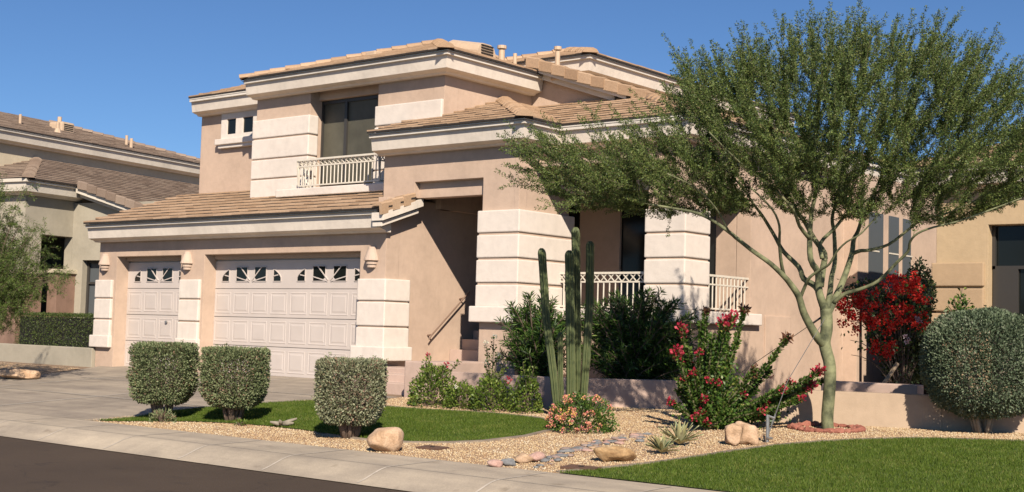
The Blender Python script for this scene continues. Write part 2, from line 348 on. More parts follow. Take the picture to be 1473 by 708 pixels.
def tiles(mb, poly, origin, up2, z0, slope, expo=.34, wid=.30, th=.068, seed=1, stag=True):
    """real roof tiles laid in courses; poly in plan, up2 = horizontal unit vector up the slope, origin on the eave"""
    rn = random.Random(seed); ux, uy = up2; lx, ly = -uy, ux
    cs = [((p[0]-origin[0])*ux+(p[1]-origin[1])*uy, (p[0]-origin[0])*lx+(p[1]-origin[1])*ly) for p in poly]
    s0, s1 = min(c[0] for c in cs), max(c[0] for c in cs); l0, l1 = min(c[1] for c in cs), max(c[1] for c in cs)
    e = expo*.948
    # deck
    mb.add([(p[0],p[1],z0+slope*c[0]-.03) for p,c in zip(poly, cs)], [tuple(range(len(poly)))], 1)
    for i in range(int(math.floor(s0/e)), int(math.ceil(s1/e))):
        for j in range(int(math.floor(l0/wid))-1, int(math.ceil(l1/wid))+1):
            of = (.5*wid if (i % 2 and stag) else 0)+rn.uniform(-.004,.004); a = i*e; b = a+e+.012; fr = a-rn.choice([0,0,0,.006,.012])
            q = [(fr, j*wid+of+.003), (fr, j*wid+wid+of-.004), (b, j*wid+wid+of-.004), (b, j*wid+of+.003)]
            c = clip(cs, q)
            if len(c) < 3: continue
            lift = rn.uniform(-.004,.006); n = len(c); jl = rn.uniform(-.003,.003)
            top = []; bot = []
            for (s_, l_) in c:
                z = z0+slope*s_; k = (s_-a)/e; X = origin[0]+s_*ux+l_*lx; Y = origin[1]+s_*uy+l_*ly
                u = (l_-of)/wid-j; cr = .012*(1-abs(2*u-1)**2)
                top.append((X,Y,z+th+lift*(1-k)-k*(th-.012)*.75+cr)); bot.append((X,Y,z-.02 if k > .05 else z+.004))
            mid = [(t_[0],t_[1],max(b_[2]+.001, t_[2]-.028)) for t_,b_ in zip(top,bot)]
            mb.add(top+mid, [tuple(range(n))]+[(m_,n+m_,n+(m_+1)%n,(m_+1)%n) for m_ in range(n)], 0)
            mb.add(mid+bot, [(m_,n+m_,n+(m_+1)%n,(m_+1)%n) for m_ in range(n)], 1)  # lower part of each tile edge is dark: painted shade line between courses
def caps(mb, A, B, w=.17, h=.075, L=.36, seed=1, mi=0):
    rn = random.Random(seed); A = Vector(A); B = Vector(B); d = B-A; N = max(1, round(d.length/L)); d.normalize(); side = Vector((d.y,-d.x,0)).normalized(); up = side.cross(d)
    if up.z < 0: up = -up
    st = (B-A)/N
    for i in range(N):
        a = A+st*i-d*.03; b = A+st*(i+1); r0 = 1.06; r1 = .9; o0 = .028+rn.uniform(-.006,.008); o1 = .0
        vs = []
        for p, r, o in ((a, r0, o0), (b, r1, o1)):
            for u, v in ((-1,-.35),(-.72,.55),(-.28,1),(.28,1),(.72,.55),(1,-.35)): vs.append(p+side*w*u*r+up*(h*v+o))
        mb.add(vs, [(k,k+1,7+k,6+k) for k in range(5)]+[(0,6,11,5),(5,4,3,2,1,0),(6,7,8,9,10,11)], mi)
def rakecaps(mb, A, B, out2, seed=1, w=.19, dp=.14, L=.36):
    """L-shaped tiles running up a gable edge; out2 points outwards"""
    rn = random.Random(seed); A = Vector(A); B = Vector(B); N = max(1, round((B-A).length/L)); st = (B-A)/N; d = (B-A).normalized(); o = Vector((out2[0],out2[1],0)); up = Vector((0,0,1))
    for i in range(N):
        a = A+st*i-d*.03; b = A+st*(i+1); k0 = .035+rn.uniform(-.004,.01); vs = []
        for p, k in ((a,k0),(b,.004)):
            for u, v in ((-w,.03),(-w,.055),(.02,.085),(.05+k*.6,.06),(.05+k*.6,-dp),(.02,-dp),(.0,.03)): vs.append(p+o*u+up*(v+k))
        mb.add(vs, [(j,(j+1)%7,7+(j+1)%7,7+j) for j in range(7)]+[tuple(range(6,-1,-1)),tuple(range(7,14))], 0)
PROF = [(0,-.36),(.12,-.36),(.15,-.325),(.22,-.31),(.295,-.285),(.33,-.06),(.335,-.045),(.39,-.045),(.39,.045),(0,.045)]
def sweep(mb, path, zs=None, prof=PROF, closed_ends=True, mi=0, gut=None):
    """moulding swept along plan path [(x,y,z)], outward = right-hand side of travel"""
    n = len(path); m = len(prof); rings = []
    for i, p in enumerate(path):
        def nrm(a, b): dx, dy = b[0]-a[0], b[1]-a[1]; L = math.hypot(dx, dy); return (dy/L, -dx/L)
        if i == 0: o = nrm(path[0], path[1])
        elif i == n-1: o = nrm(path[-2], path[-1])
        else:
            a = nrm(path[i-1], p); b = nrm(p, path[i+1]); k = 1+a[0]*b[0]+a[1]*b[1]; o = ((a[0]+b[0])/k, (a[1]+b[1])/k)
        rings.append([(p[0]+o[0]*q[0], p[1]+o[1]*q[0], p[2]+q[1]) for q in prof])
    for i in range(n-1):
        for j in range(m-1):
            mb.add([rings[i][j], rings[i][j+1], rings[i+1][j+1], rings[i+1][j]], [(0,3,2,1)], (gut if gut is not None and j >= 6 else mi))
    mb.add(rings[0], [tuple(range(m))], mi); mb.add(rings[-1], [tuple(range(m-1,-1,-1))], mi)

# ================================================================== GROUND
def grid(name, x0, x1, y0, y1, dx, dy, mat, dz=0, inside=None):
    xs = np.arange(x0, x1+dx/2, dx); ys = np.arange(y0, y1+dy/2, dy); X, Y = np.meshgrid(xs, ys); Z = T(X, Y)+dz
    V = np.stack([X,Y,Z], -1).reshape(-1,3); nx, ny = len(xs), len(ys)
    i, j = np.meshgrid(np.arange(nx-1), np.arange(ny-1)); a = (j*nx+i).ravel(); F = np.stack([a,a+1,a+nx+1,a+nx], 1)
    if inside is not None:
        cx = V[F,0].mean(1); cy = V[F,1].mean(1); F = F[inside(cx, cy)]
    me = bpy.data.meshes.new(name); me.from_pydata(V.tolist(), [], F.tolist()); me.materials.append(mat)
    me.polygons.foreach_set('use_smooth', [True]*len(me.polygons)); me.update()
    return link(bpy.data.objects.new(name, me))
def polysheet(name, poly, mat, dz, seg=.35):
    """sheet over a plan polygon following the ground"""
    bm = bmesh.new(); pts = []
    for i in range(len(poly)):
        a = poly[i]; b = poly[(i+1)%len(poly)]; k = max(1, int(math.hypot(b[0]-a[0], b[1]-a[1])/seg))
        pts += [(a[0]+(b[0]-a[0])*j/k, a[1]+(b[1]-a[1])*j/k) for j in range(k)]
    f = bm.faces.new([bm.verts.new((p[0],p[1],0)) for p in pts]); ys = [p[1] for p in pts]; y = math.floor(min(ys)/seg)*seg+seg/2
    cuts = sorted(set(list(np.arange(y, max(ys), seg))+[9.76, 9.85, 9.95, 10.05, 10.15, 10.25, 11.1, 17.0, 18.2]))
    for c in cuts: bmesh.ops.bisect_plane(bm, geom=bm.verts[:]+bm.edges[:]+bm.faces[:], plane_co=(0,c,0), plane_no=(0,1,0))
    for c in (-14,-13.3,-12.6,-11.9,-11.2,-10.5): bmesh.ops.bisect_plane(bm, geom=bm.verts[:]+bm.edges[:]+bm.faces[:], plane_co=(c,0,0), plane_no=(1,0,0))
    for v in bm.verts: v.co.z = float(T(v.co.x, v.co.y))+dz
    bmesh.ops.recalc_face_normals(bm, faces=bm.faces[:])
    if sum(f.normal.z for f in bm.faces) < 0: bmesh.ops.reverse_faces(bm, faces=bm.faces[:])
    me = bpy.data.meshes.new(name); bm.to_mesh(me); bm.free(); me.materials.append(mat); return link(bpy.data.objects.new(name, me))
def smoothpoly(pts, it=2):
    for _ in range(it):
        n = []
        for i in range(len(pts)):
            a = pts[i]; b = pts[(i+1)%len(pts)]; n += [(a[0]*.75+b[0]*.25, a[1]*.75+b[1]*.25), (a[0]*.25+b[0]*.75, a[1]*.25+b[1]*.75)]
        pts = n
    return pts
tag(grid('ground', -400, 400, 9.6, 900, 40, 40, M['soil'], -.06), kind='structure')
tag(grid('soil', -60, 12, 10.3, 40, 1, .7, M['soil'], -.03), kind='structure')
mb = MB(); mb.add([(-400,-80,0),(400,-80,0),(400,9.78,0),(-400,9.78,0)], [(0,1,2,3)]); tag(obj('road', mb, M['asphalt']), kind='structure')
tag(grid('sidewalk', -60, 14, 9.76, 11.11, 2, .045, M['walk'], .004), kind='structure')
mb = MB()
for x in np.arange(-48, 6, 1.52):
    ys = np.arange(9.8, 11.12, .06); n = len(ys)
    mb.add([(x,y,float(T(x,y))+.008) for y in ys]+[(x+.028,y,float(T(x,y))+.008) for y in ys], [(i,n+i,n+i+1,i+1) for i in range(n-1)])
mb.add([(-48,10.3,.158),(6,10.3,.158),(6,10.315,.158),(-48,10.315,.158)], [(0,1,2,3)])
tag(obj('pavement_joints', mb, M['joint']), kind='structure')
LAWN = [(-16.85,11.15),(-16.55,11.55),(-16.9,12.3),(-16.95,13.4),(-16.65,14.5),(-16.35,15.1),(-15.2,15.05),(-14.0,14.95),(-12.86,15.2),(-11.75,15.1),(-11.1,14.75),(-10.75,14.1),(-10.62,13.3),(-10.75,12.7),(-11.0,12.35),(-11.35,12.08),(-12.0,11.95),(-12.8,12.0),(-13.4,12.15),(-14.5,12.15),(-15.4,11.95),(-16.0,11.6),(-16.4,11.25)]
LAWN = smoothpoly(LAWN, 1)
LAWN2 = [(-8.35,11.12),(-8.12,11.6),(-7.9,12.3),(-7.78,13.0),(-7.7,13.6),(-7.55,14.3),(-7.3,14.9),(-7.0,15.4),(-6.6,15.85),(-6.2,16.1),(-5.4,16.4),(-4.2,16.6),(-1,16.6),(3,16.4),(3,11.12)]
DRIVE = [(-31,9.8),(-16.95,9.8),(-16.85,11.12),(-16.5,11.5),(-16.9,12.3),(-16.95,13.4),(-16.65,14.5),(-16.35,15.1),(-15.7,15.3),(-15.7,16.3),(-17.0,16.5),(-17.6,17.0),(-17.7,18.35),(-27.2,18.35),(-26.5,17.3),(-25.6,15.6),(-25.4,14.2),(-26.6,12.6),(-28.5,11.5)]
tag(polysheet('driveway', [p for p in DRIVE if p[1] > 11] + [(-31,11.09),(-16.86,11.09)], M['conc'], .006), kind='structure')
mb = MB()
def strip(a, b, w=.05, dz=.011):
    n = max(2, int(math.hypot(b[0]-a[0], b[1]-a[1])/.3)); d = Vector((b[0]-a[0], b[1]-a[1])).normalized(); o = Vector((-d.y, d.x))*w/2; v = []
    for i in range(n+1):
        x = a[0]+(b[0]-a[0])*i/n; y = a[1]+(b[1]-a[1])*i/n; v += [(x-o.x,y-o.y,float(T(x,y))+dz),(x+o.x,y+o.y,float(T(x,y))+dz)]
    mb.add(v, [(2*i,2*i+2,2*i+3,2*i+1) for i in range(n)])
strip((-24.0,13.4),(-17.0,13.4)); strip((-24.2,15.7),(-16.5,15.7)); strip((-20.0,11.2),(-20.3,17.9)); strip((-23.5,11.3),(-23.7,17.9))
M['joint2'] = plain('pale_joint', (.52, .46, .385), .9, nscale=6, namt=.15)
tag(obj('driveway_joints', mb, M['joint2']), kind='structure')
GRAV = [(-17.0,11.1),(12,11.1),(12,19),(-12,19.4),(-15.7,17.5),(-15.7,15.2),(-17.0,15.1)]
tag(polysheet('gravel_bed', GRAV, M['gravelbed'], .0), kind='structure')
GRAV2 = [(-31.5,11.1),(-28.2,11.3),(-26.4,12.6),(-25.4,14.2),(-25.6,15.6),(-26.7,17.3),(-31.5,17.3)]
tag(polysheet('side_gravel', GRAV2, M['gravelbed'], .0), kind='structure')
tag(polysheet('front_lawn', LAWN, M['turf'], .012), kind='structure')
tag(polysheet('near_lawn', LAWN2, M['turf'], .012), kind='structure')
# grass blades
def blades(name, poly, n, hgt, label):
    x0,x1 = min(p[0] for p in poly), min(max(p[0] for p in poly), -1.5); y0,y1 = min(p[1] for p in poly), max(p[1] for p in poly)
    x = rng.uniform(x0-.02,x1,n*2); y = rng.uniform(y0,y1,n*2); k = inpoly(x, y, poly); x = x[k][:n]; y = y[k][:n]; z = T(x,y)+.01; n = len(x)
    patch = .75+.5*np.sin(x*3.1+1.3*np.sin(y*2.3))*np.sin(y*2.7+x)*.5+.25
    a = rng.uniform(0,2*np.pi,n); h = hgt*rng.uniform(.6,1.25,n)*np.clip(patch,.7,1.2); w = .0042
    B = np.stack([x,y,z],1); S = np.stack([np.cos(a),np.sin(a),0*a],1)*w; Tp = B+np.stack([rng.normal(0,.4,n)*h, rng.normal(0,.4,n)*h, h],1)
    return tag(npmesh(name, np.stack([B-S,B+S,Tp],1).reshape(-1,3), 3, M['grass']), label, 'grass', kind='stuff')
blades('lawn_grass', LAWN, 100000, .03, 'short green grass of the lawn patch behind the trimmed bushes')
blades('lawn_grass', LAWN2, 190000, .03, 'lush green grass of the lawn in the right foreground')
# pebbles
def pebbles(name, poly, n, excl, label, smin=.006, smax=.0145):
    x0,x1 = min(p[0] for p in poly), min(max(p[0] for p in poly), -2.5); y0,y1 = min(p[1] for p in poly), max(p[1] for p in poly)
    x = rng.uniform(x0,x1,n); y = rng.uniform(y0,y1,n); k = inpoly(x,y,poly)
    for e in excl: k &= ~inpoly(x,y,e)
    x = x[k]; y = y[k]; n = len(x); s = rng.uniform(smin,smax,n); z = T(x,y)+s*.25
    base = np.array([(1,0,0),(0,1,0),(-1,0,0),(0,-1,0),(0,0,.75),(0,0,-.6)])*1.0
    a = rng.uniform(0,2*np.pi,n); c, sn = np.cos(a), np.sin(a); jit = base[None]*rng.uniform(.65,1.2,(n,6,1)); st = rng.uniform(.7,1.3,(n,1))
    X = jit[:,:,0]*st; Y = jit[:,:,1]; V = np.stack([X*c[:,None]-Y*sn[:,None], X*sn[:,None]+Y*c[:,None], jit[:,:,2]],-1)*s[:,None,None]+np.stack([x,y,z],1)[:,None]
    tilt = rng.normal(0,.25,(n,1)); V[:,:,2] += (V[:,:,0]-x[:,None])*tilt
    F = [(0,1,4),(1,2,4),(2,3,4),(3,0,4),(1,0,5),(2,1,5),(3,2,5),(0,3,5)]
    return tag(npmesh(name, V.reshape(-1,3), 6, M['pebble'], faces=F), label, 'gravel', kind='stuff')
pebbles('gravel_stones', [(-17.0,11.12),(-3,11.12),(-3,18.4),(-12,18.4),(-15.6,16.3),(-15.6,15.1),(-16.6,15.1)], 150000, [LAWN, LAWN2], 'loose tan gravel covering the planting beds')
pebbles('gravel_stones', GRAV2, 9000, [], 'loose tan gravel beside the driveway of the next house')
# lawn edging strips
def ribbon(name, pts, w, h, mat, label, cat):
    mb = MB(); n = len(pts); L = []; R = []
    for i, p in enumerate(pts):
        a = pts[max(i-1,0)]; b = pts[min(i+1,n-1)]; d = Vector((b[0]-a[0], b[1]-a[1])).normalized(); o = Vector((-d.y,d.x))*w/2
        L.append((p[0]-o.x,p[1]-o.y)); R.append((p[0]+o.x,p[1]+o.y))
    for i in range(n-1):
        q = [L[i],L[i+1],R[i+1],R[i]]; z = [float(T(*p)) for p in q]
        mb.add([(p[0],p[1],zz-.05) for p,zz in zip(q,z)]+[(p[0],p[1],zz+h) for p,zz in zip(q,z)], [(4,5,6,7),(0,1,5,4),(3,7,6,2),(0,4,7,3),(1,2,6,5)])
    return tag(obj(name, mb, mat, fixn=True), label, cat)
M['edge'] = concrete('edging_concrete', (.33, .26, .19), .3)
i0 = LAWN.index(min(LAWN, key=lambda p: abs(p[0]+11.2)+abs(p[1]-15.0)*1)); 
ribbon('lawn_edging', [(-15.6,15.1),(-14.6,15.03),(-14.0,14.98),(-12.9,15.22),(-11.8,15.14),(-11.15,14.8),(-10.73,14.15),(-10.57,13.35),(-10.68,12.65),(-10.95,12.27),(-11.35,12.0),(-12.0,11.87),(-12.8,11.93)], .07, .022, M['edge'], 'low concrete edging curving round the small lawn', 'edging')
ribbon('lawn_edging', [(-8.40,11.15),(-8.17,11.65),(-7.95,12.32),(-7.83,13.0),(-7.75,13.62),(-7.6,14.33),(-7.35,14.95),(-7.04,15.46),(-6.62,15.92),(-6.2,16.17),(-5.4,16.47),(-4.2,16.67)], .07, .02, M['edge'], 'thin concrete edging along the big lawn on the right', 'edging')

# ================================================================== MAIN HOUSE
house = thing('house', (-19.0, 17.95, .54), 'two storey pink tan stucco house with tile roof and garage doors', 'house')
ZF = .54
def part(name, mb, mats, root=house, **k): return child(name, mb, mats, root, **k)
# garage front wall
mb = MB(); mb.voxwall('x', 17.95, 18.30, -27.15, -17.733, ZF-.3, 3.75, [(-26.45,-24.04,ZF-.31,3.10),(-23.22,-18.42,ZF-.31,3.10)]); 
mb.voxwall('y', -27.15, -26.85, 18.30, 20.2, ZF-.3, 3.75)
mb.voxwall('y', -17.98, -17.73, 17.953, 23.5, ZF-.3, 4.13)
part('garage_wall', mb, M['wall'], fixn=True)
mb = MB(); mb.add([(-27.15,18.3,3.7),(-27.15,20.5,3.7),(-27.15,20.5,4.75)], [(0,1,2)]); part('gable_wall', mb, M['wall'])
# upper walls
mb = MB(); mb.voxwall('x', 20.2, 20.5, -26.47, -23.2, 4.3, 7.0, [(-25.42,-25.05,6.15,6.56),(-24.83,-24.42,6.15,6.56)]); mb.voxwall('y', -26.47, -26.3, 20.502, 29, 4.3, 7.0)
part('upper_wall', mb, M['wall'], fixn=True)
mb = MB(); mb.voxwall('x', 19.3, 19.7, -23.3, -17.583, 4.0, 7.0, [(-21.52,-19.44,3.99,7.01)])
mb.box(-21.52,-19.44,19.72,19.95,4.0,7.0); mb.box(-23.3,-23.0,19.702,20.3,4.0,7.0); mb.box(-17.88,-17.58,19.303,22.4,4.0,6.99)

ya, yb_ = 22.1, 22.35; q_ = [(-17.579,5.0),(-13.0,5.0),(-13.0,5.42+1.38*.338-.05),(-17.579,5.42+5.959*.338-.05)]
mb.add([(p[0],ya,p[1]) for p in q_]+[(p[0],yb_,p[1]) for p in q_], [(0,1,2,3),(7,6,5,4),(0,4,5,1),(1,5,6,2),(2,6,7,3),(3,7,4,0)])

part('upper_wall', mb, M['wall'], fixn=True)
# porch front wall
mb = MB()
mb.voxwall('x', 18.4, 18.62, -18.3, -14.873, ZF-.2, 5.15, [(-18.3,-15.73,ZF-.21,4.14),(-17.46,-15.73,4.13,4.44)])
mb.voxwall('y', -14.98, -14.87, 18.403, 19.9, ZF-.2, 5.14)
mb.box(-15.73,-14.985,18.61,19.9,ZF-.2,5.1)          # porch pier body
mb.box(-17.46,-15.73,18.53,18.75,4.14,4.45)
mb.box(-18.3,-18.05,18.62,19.3,3.6,5.15)
part('porch_wall', mb, M['wall'], fixn=True)
mb = MB(); mb.voxwall('x', 19.45, 19.75, -14.865, -12.043, 4.1, 5.15, [(-14.87,-12.79,4.09,4.20),(-14.82,-12.79,4.19,4.47)]); mb.box(-14.82,-12.79,19.58,19.8,4.2,4.48)
mb.voxwall('y', -12.34, -12.04, 19.453, 25.73, ZF-.2, 5.14, [(20.2,21.78,2.0,4.20)])
mb.box(-14.865,-12.345,19.60,19.85,ZF-.2,1.995)
mb.box(-12.79,-12.35,19.46,20.2,ZF-.2,4.199)
mb.box(-12.3,-11.72,25.72,30.0,ZF-.2,5.13)
part('side_wall', mb, M['wall'], fixn=True)
# porch interior
mb = MB(); mb.box(-15.73,-12.345,19.91,21.779,1.75,1.955); mb.box(-17.6,-12.35,18.8,26,4.62,4.72)
mb.box(-16.0,-15.0,21.8,22.0,1.95,4.62); mb.box(-12.78,-12.35,21.78,22.0,1.95,4.62); mb.box(-17.7,-15.82,23.41,23.6,1.0,4.62)
part('porch_interior', mb, M['wall'], fixn=True)
mb = MB(); mb.box(-15.0,-12.78,21.86,21.93,1.95,4.62); mb.box(-16.6,-16.0,21.9,21.96,1.95,4.62); part('porch_window', mb, M['glass'])
mb = MB()
for x in (-14.2,-13.45): mb.box(x-.03,x+.03,21.83,21.9,1.95,4.62)
part('window_frame', mb, M['frame'])
# entry steps
mb = MB()
for k, (y, z) in enumerate(((17.6,.66),(18.3,.80),(19.0,.90),(19.5,.99),(19.85,1.23),(20.2,1.44),(20.55,1.62),(20.9,1.80),(21.25,1.95))):
    mb.box(-17.728,-15.735,y,23.4,.4-.01*k,z,0)
part('entry_steps', mb, M['plant2'])
# entry side wall beyond the low roof, handrail
mb = MB(); mb.tube([(-17.61,19.1,1.43),(-17.60,19.15,1.50),(-17.60,20.25,2.40)], 0.016, 8); mb.tube([(-17.73,19.18,1.50),(-17.6,19.18,1.52)], .018, 6); mb.tube([(-17.73,20.1,2.25),(-17.6,20.1,2.27)], .018, 6)
M['railb'] = plain('brown_rail_paint', (.22, .14, .10), .5); part('handrail', mb, M['railb'])
# quoins
def pilaster(blocks, root_name='pilaster'):
    """blocks: list of (x0,x1,y0,y1,z0,z1)"""
    b0 = min(b[0] for b in blocks); core = MB()
    z0 = min(b[4] for b in blocks); z1 = max(b[5] for b in blocks)
    q = blocks[0]; core.box(q[0]+.03, q[1]-.03, q[2]+.025, q[3]-.02, z0+.01, z1-.02)
    p = part('pilaster', core, M['wall'])
    for b in blocks:
        m_ = MB(); m_.box(*b, 0, .022); o = child('quoin_block', m_, M['quoin'], p)
GZ = [(2.145,2.56),(1.66,2.115),(1.25,1.63)]
for x0,x1,y1,band in ((-27.20,-26.55,18.1,.09),(-24.0,-23.30,18.1,.0)):
    pilaster([(x0,x1,17.885,y1,a,b) for a,b in GZ]+[(x0-band if band else x0-.03,x1+.03,17.85,y1,.99,1.27)])
pilaster([(-18.42,-17.66,17.885,18.58,a,b) for a,b in GZ]+[(-18.50,-17.60,17.83,18.63,1.0,1.27)])
PZ = [(3.415,3.82),(2.955,3.37),(2.505,2.915),(2.06,2.46)]
pilaster([(-15.80,-14.81,18.34,20.02,a,b) for a,b in PZ]+[(-15.88,-14.74,18.26,20.05,1.78,2.07)])
pilaster([(-12.83,-11.99,19.40,20.24,a,b) for a,b in [(3.43,3.84),(2.985,3.395),(2.535,2.95),(2.08,2.50)]])
mb = MB(); mb.box(-12.9,-11.92,19.36,20.1,1.86,2.075,0,.02); mb.box(-12.25,-11.92,20.101,22.05,1.86,2.075,0,.02); mb.box(-14.8,-12.901,19.40,19.86,1.86,2.075,0,.02); part('porch_sill', mb, M['quoin'])
UZ = [(5.80,6.21),(5.33,5.765),(4.88,5.30),(4.30,4.85)]
pilaster([(-23.37,-21.48,19.24,19.52,a,b) for a,b in UZ])
pilaster([(-19.47,-17.60,19.24,19.52,a,b) for a,b in [(5.80,6.21),(5.33,5.765),(4.88,5.30),(4.4,4.85)]])
# balcony window
w = MB(); w.box(-21.52,-19.42,19.69,19.72,4.70,6.55); wf = part('window', w, M['screen'], label='tall dark screened window behind the balcony railing')
m_ = MB()
m_.box(-21.55,-21.48,19.64,19.72,4.7,6.55); m_.box(-20.80,-20.72,19.64,19.72,4.7,6.55); m_.box(-21.48,-20.80,19.645,19.72,6.48,6.55); m_.box(-20.72,-19.42,19.645,19.72,6.48,6.55)
child('window_frame', m_, M['frame'], wf)
m_ = MB(); m_.box(-21.52,-19.44,19.55,19.715,6.56,7.0); part('window_header', m_, M['wall'])
# balcony ledge
mb = MB(); mb.box(-21.98,-18.62,18.80,19.30,4.37,4.54,0,.02); mb.box(-21.9,-18.62,18.90,19.30,4.25,4.38,0,.01); part('balcony_ledge', mb, M['quoin'])
# small windows
tr = MB(); tr.voxwall('x', 20.13, 20.205, -25.62, -23.4, 6.0, 6.72, [(-25.40,-25.07,6.17,6.54),(-24.81,-24.44,6.17,6.54)])
tr.box(-25.74,-23.4,20.04,20.2,5.92,6.06,0,.015); tr.box(-25.66,-23.4,20.09,20.2,5.84,5.925)
trim = part('window_trim', tr, M['quoin'], fixn=True)
for a,b in ((-25.42,-25.05),(-24.83,-24.42)):
    m_ = MB(); m_.box(a,b,20.165,20.19,6.15,6.56); child('window_pane', m_, M['glass'], trim)
# railings
def railing(A, B, z0, z1, band, nb, root=house, lattice=True, top_out=(0,0)):
    A = Vector((A[0],A[1],0)); B = Vector((B[0],B[1],0)); d = (B-A).normalized(); Z = Vector((0,0,1)); mb = MB(); o = Vector((top_out[0],top_out[1],0))
    mb.bar(A+Z*z1+o, B+Z*z1+o, .042); mb.bar(A+Z*(z1-band), B+Z*(z1-band), .03); mb.bar(A+Z*z0, B+Z*z0, .03)
    for e_ in (A,B): mb.bar(e_+Z*z0, e_+Z*z1+o, .026)
    if lattice:
        n = max(2, int((B-A).length/(band*.95))); st = (B-A)/n
        for i in range(n):
            p = A+st*i; q = p+st; mb.bar(p+Z*(z1-band), q+Z*z1+o, .018, 0, 4); mb.bar(q+Z*(z1-band)+d*.002, p+Z*z1+o+d*.002, .018, 0, 4)
    r = part('railing', mb, M['ivory'])
    for i in range(nb+1):
        p = A+(B-A)*i/nb; m_ = MB(); m_.tube([p+Z*z0, p+Z*((z1-band) if lattice else z1)], .013, 6); child('baluster', m_, M['ivory'], r)
    return r
railing((-21.30,18.84), (-18.86,18.84), 4.59, 5.13, .13, 22, top_out=(0,-.05))
railing((-18.86,18.84), (-18.86,19.25), 4.59, 5.13, .13, 3); railing((-21.30,19.24), (-21.30,18.86), 4.59, 5.13, .13, 3)
railing((-14.86,19.62), (-12.80,19.62), 2.12, 2.73, .16, 16)
railing((-12.09,20.25), (-12.09,21.80), 2.13, 2.72, .16, 12, lattice=False)
# wall lamps
def lamp(x):
    m_ = MB(); m_.lathe((x,17.93,0), [(0,3.17),(.085,3.17),(.09,3.12),(.155,2.94),(.16,2.91),(.14,2.90),(.09,2.90),(.09,2.885)], 16)
    p = part('wall_lamp', m_, M['lampm'], smooth=False)
    for r0,z0,z1 in ((.125,2.88,2.835),(.10,2.82,2.775)):
        q = MB(); q.lathe((x,17.93,0), [(0,z0),(r0,z0),(r0*.92,z1),(0,z1)], 16); child('lamp_ring', q, M['lampm'], p)
for x in (-27.28+.0, -24.18, -18.35): lamp({-27.28: -26.88, -24.18: -23.78, -18.35: -18.08}[x+.0])
# garage doors
def garage_door(x0, x1, n, lock=False):
    z0, z1 = ZF, 3.02; yd = 18.30; sec = (z1-z0-.06)/4; mb = MB(); mb.box(x0-.05,x1+.05,yd-.0,yd+.04,z0,z1+.12)
    root = part('garage_door', mb, M['door'])
    cw = (x1-x0)/n; H0 = z0+.02
    for r in range(4):
        a = H0+r*sec; m_ = MB(); m_.box(x0-.05,x1+.05,yd-.03,yd-.0005,a+.006,a+sec-.006,0,.006)
        s_ = child('door_section', m_, M['door'], root)
        for c in range(n):
            xa = x0+c*cw+.055; xb = x0+(c+1)*cw-.055; za = a+.085; zb = a+sec-.085
            if r < 3:
                # bevelled raised panel with a sunk margin
                pm = MB(); y = yd-.031
                def ring(i, dy): return [(xa+i,y+dy,za+i),(xb-i,y+dy,za+i),(xb-i,y+dy,zb-i),(xa+i,y+dy,zb-i)]
                R = [ring(-.012,0), ring(-.004,-.005), ring(.008,-.005), ring(.02,.0), ring(.045,-.0005), ring(.07,-.006)]
                for k in range(len(R)-1):
                    for e in range(4): pm.add([R[k][e],R[k][(e+1)%4],R[k+1][(e+1)%4],R[k+1][e]], [(0,1,2,3)])
                pm.add(R[-1], [(0,1,2,3)]); child('raised_panel', pm, M['door'], s_, fixn=False)
            else:
                xa = x0+c*cw+.115; xb = x0+(c+1)*cw-.115; g = c//4; k = c % 4; gx0 = x0+g*4*cw; cx = gx0+2*cw; za2 = a+.155; zb2 = a+sec-.14; R = 1.62*cw; hh = zb2-za2
                pts = []
                NX = 14
                for q in range(NX+1):
                    X = xa+(xb-xa)*q/NX; u = min(1, abs(X-cx)/R); zt = za2+min(hh, hh*1.25*math.sqrt(max(0,1-u*u))); pts.append((X,zt))
                pts = [p for p in pts if p[1] > za2+.004] or pts
                ring_ = [(pts[0][0],za2),(pts[-1][0],za2)]+[(p[0],p[1]) for p in pts[::-1]]
                pm = MB(); nn = len(ring_); pm.add([(p[0],yd-.034,p[1]) for p in ring_], [tuple(range(nn))]); 
                pn = child('window_pane', pm, M['glass'], s_)
                fm = MB()
                loop = [(p[0],yd-.036,p[1]) for p in ring_]+[(ring_[0][0],yd-.036,ring_[0][1])]
                for q in range(len(loop)-1):
                    if math.dist(loop[q],loop[q+1]) > .01: fm.bar(loop[q],loop[q+1],.016)
                for ang in ((13,44) if k in (1,2) else (10,)):
                    s = -1 if k < 2 else 1; an = math.radians(ang); dx, dz = s*math.cos(an), math.sin(an)*.95
                    ta = (abs((xb if s < 0 else xa)-cx))/abs(dx); tb = (abs((xa if s < 0 else xb)-cx))/abs(dx)
                    pz = lambda t: za2-.01+dz*t
                    if k in (1,2): ta = .05
                    if pz(tb) > zb2: tb = (zb2-za2+.01)/dz
                    if k in (0,3): tb = min(tb, R*.90)
                    if tb > ta: fm.bar((cx+dx*ta,yd-.038,pz(ta)),(cx+dx*tb,yd-.038,pz(tb)),.022)
                if k in (1,2):
                    hub = [(cx+s*.105,za2-.002)]+[(cx+s*(.10+.085*math.cos(h_)), za2-.002+.075*math.sin(h_)) for h_ in [i_*math.pi/12 for i_ in range(7)]]
                    hub = hub if s > 0 else hub[::-1]; fm.add([(p[0],yd-.041,p[1]) for p in hub], [tuple(range(len(hub)))])
                child('muntin', fm, M['door'], s_)
    if lock:
        m_ = MB(); X = x0+2.6*cw; m_.lathe((0,0,0), [(0,0),(.03,0),(.03,.03),(0,.03)], 10); m_.v = [(X+p[0], yd-.05-p[2], 1.62+p[1]) for p in m_.v]; m_.box(X-.045,X+.045,yd-.085,yd-.07,1.612,1.628); child('lock_handle', m_, M['metal'], root)
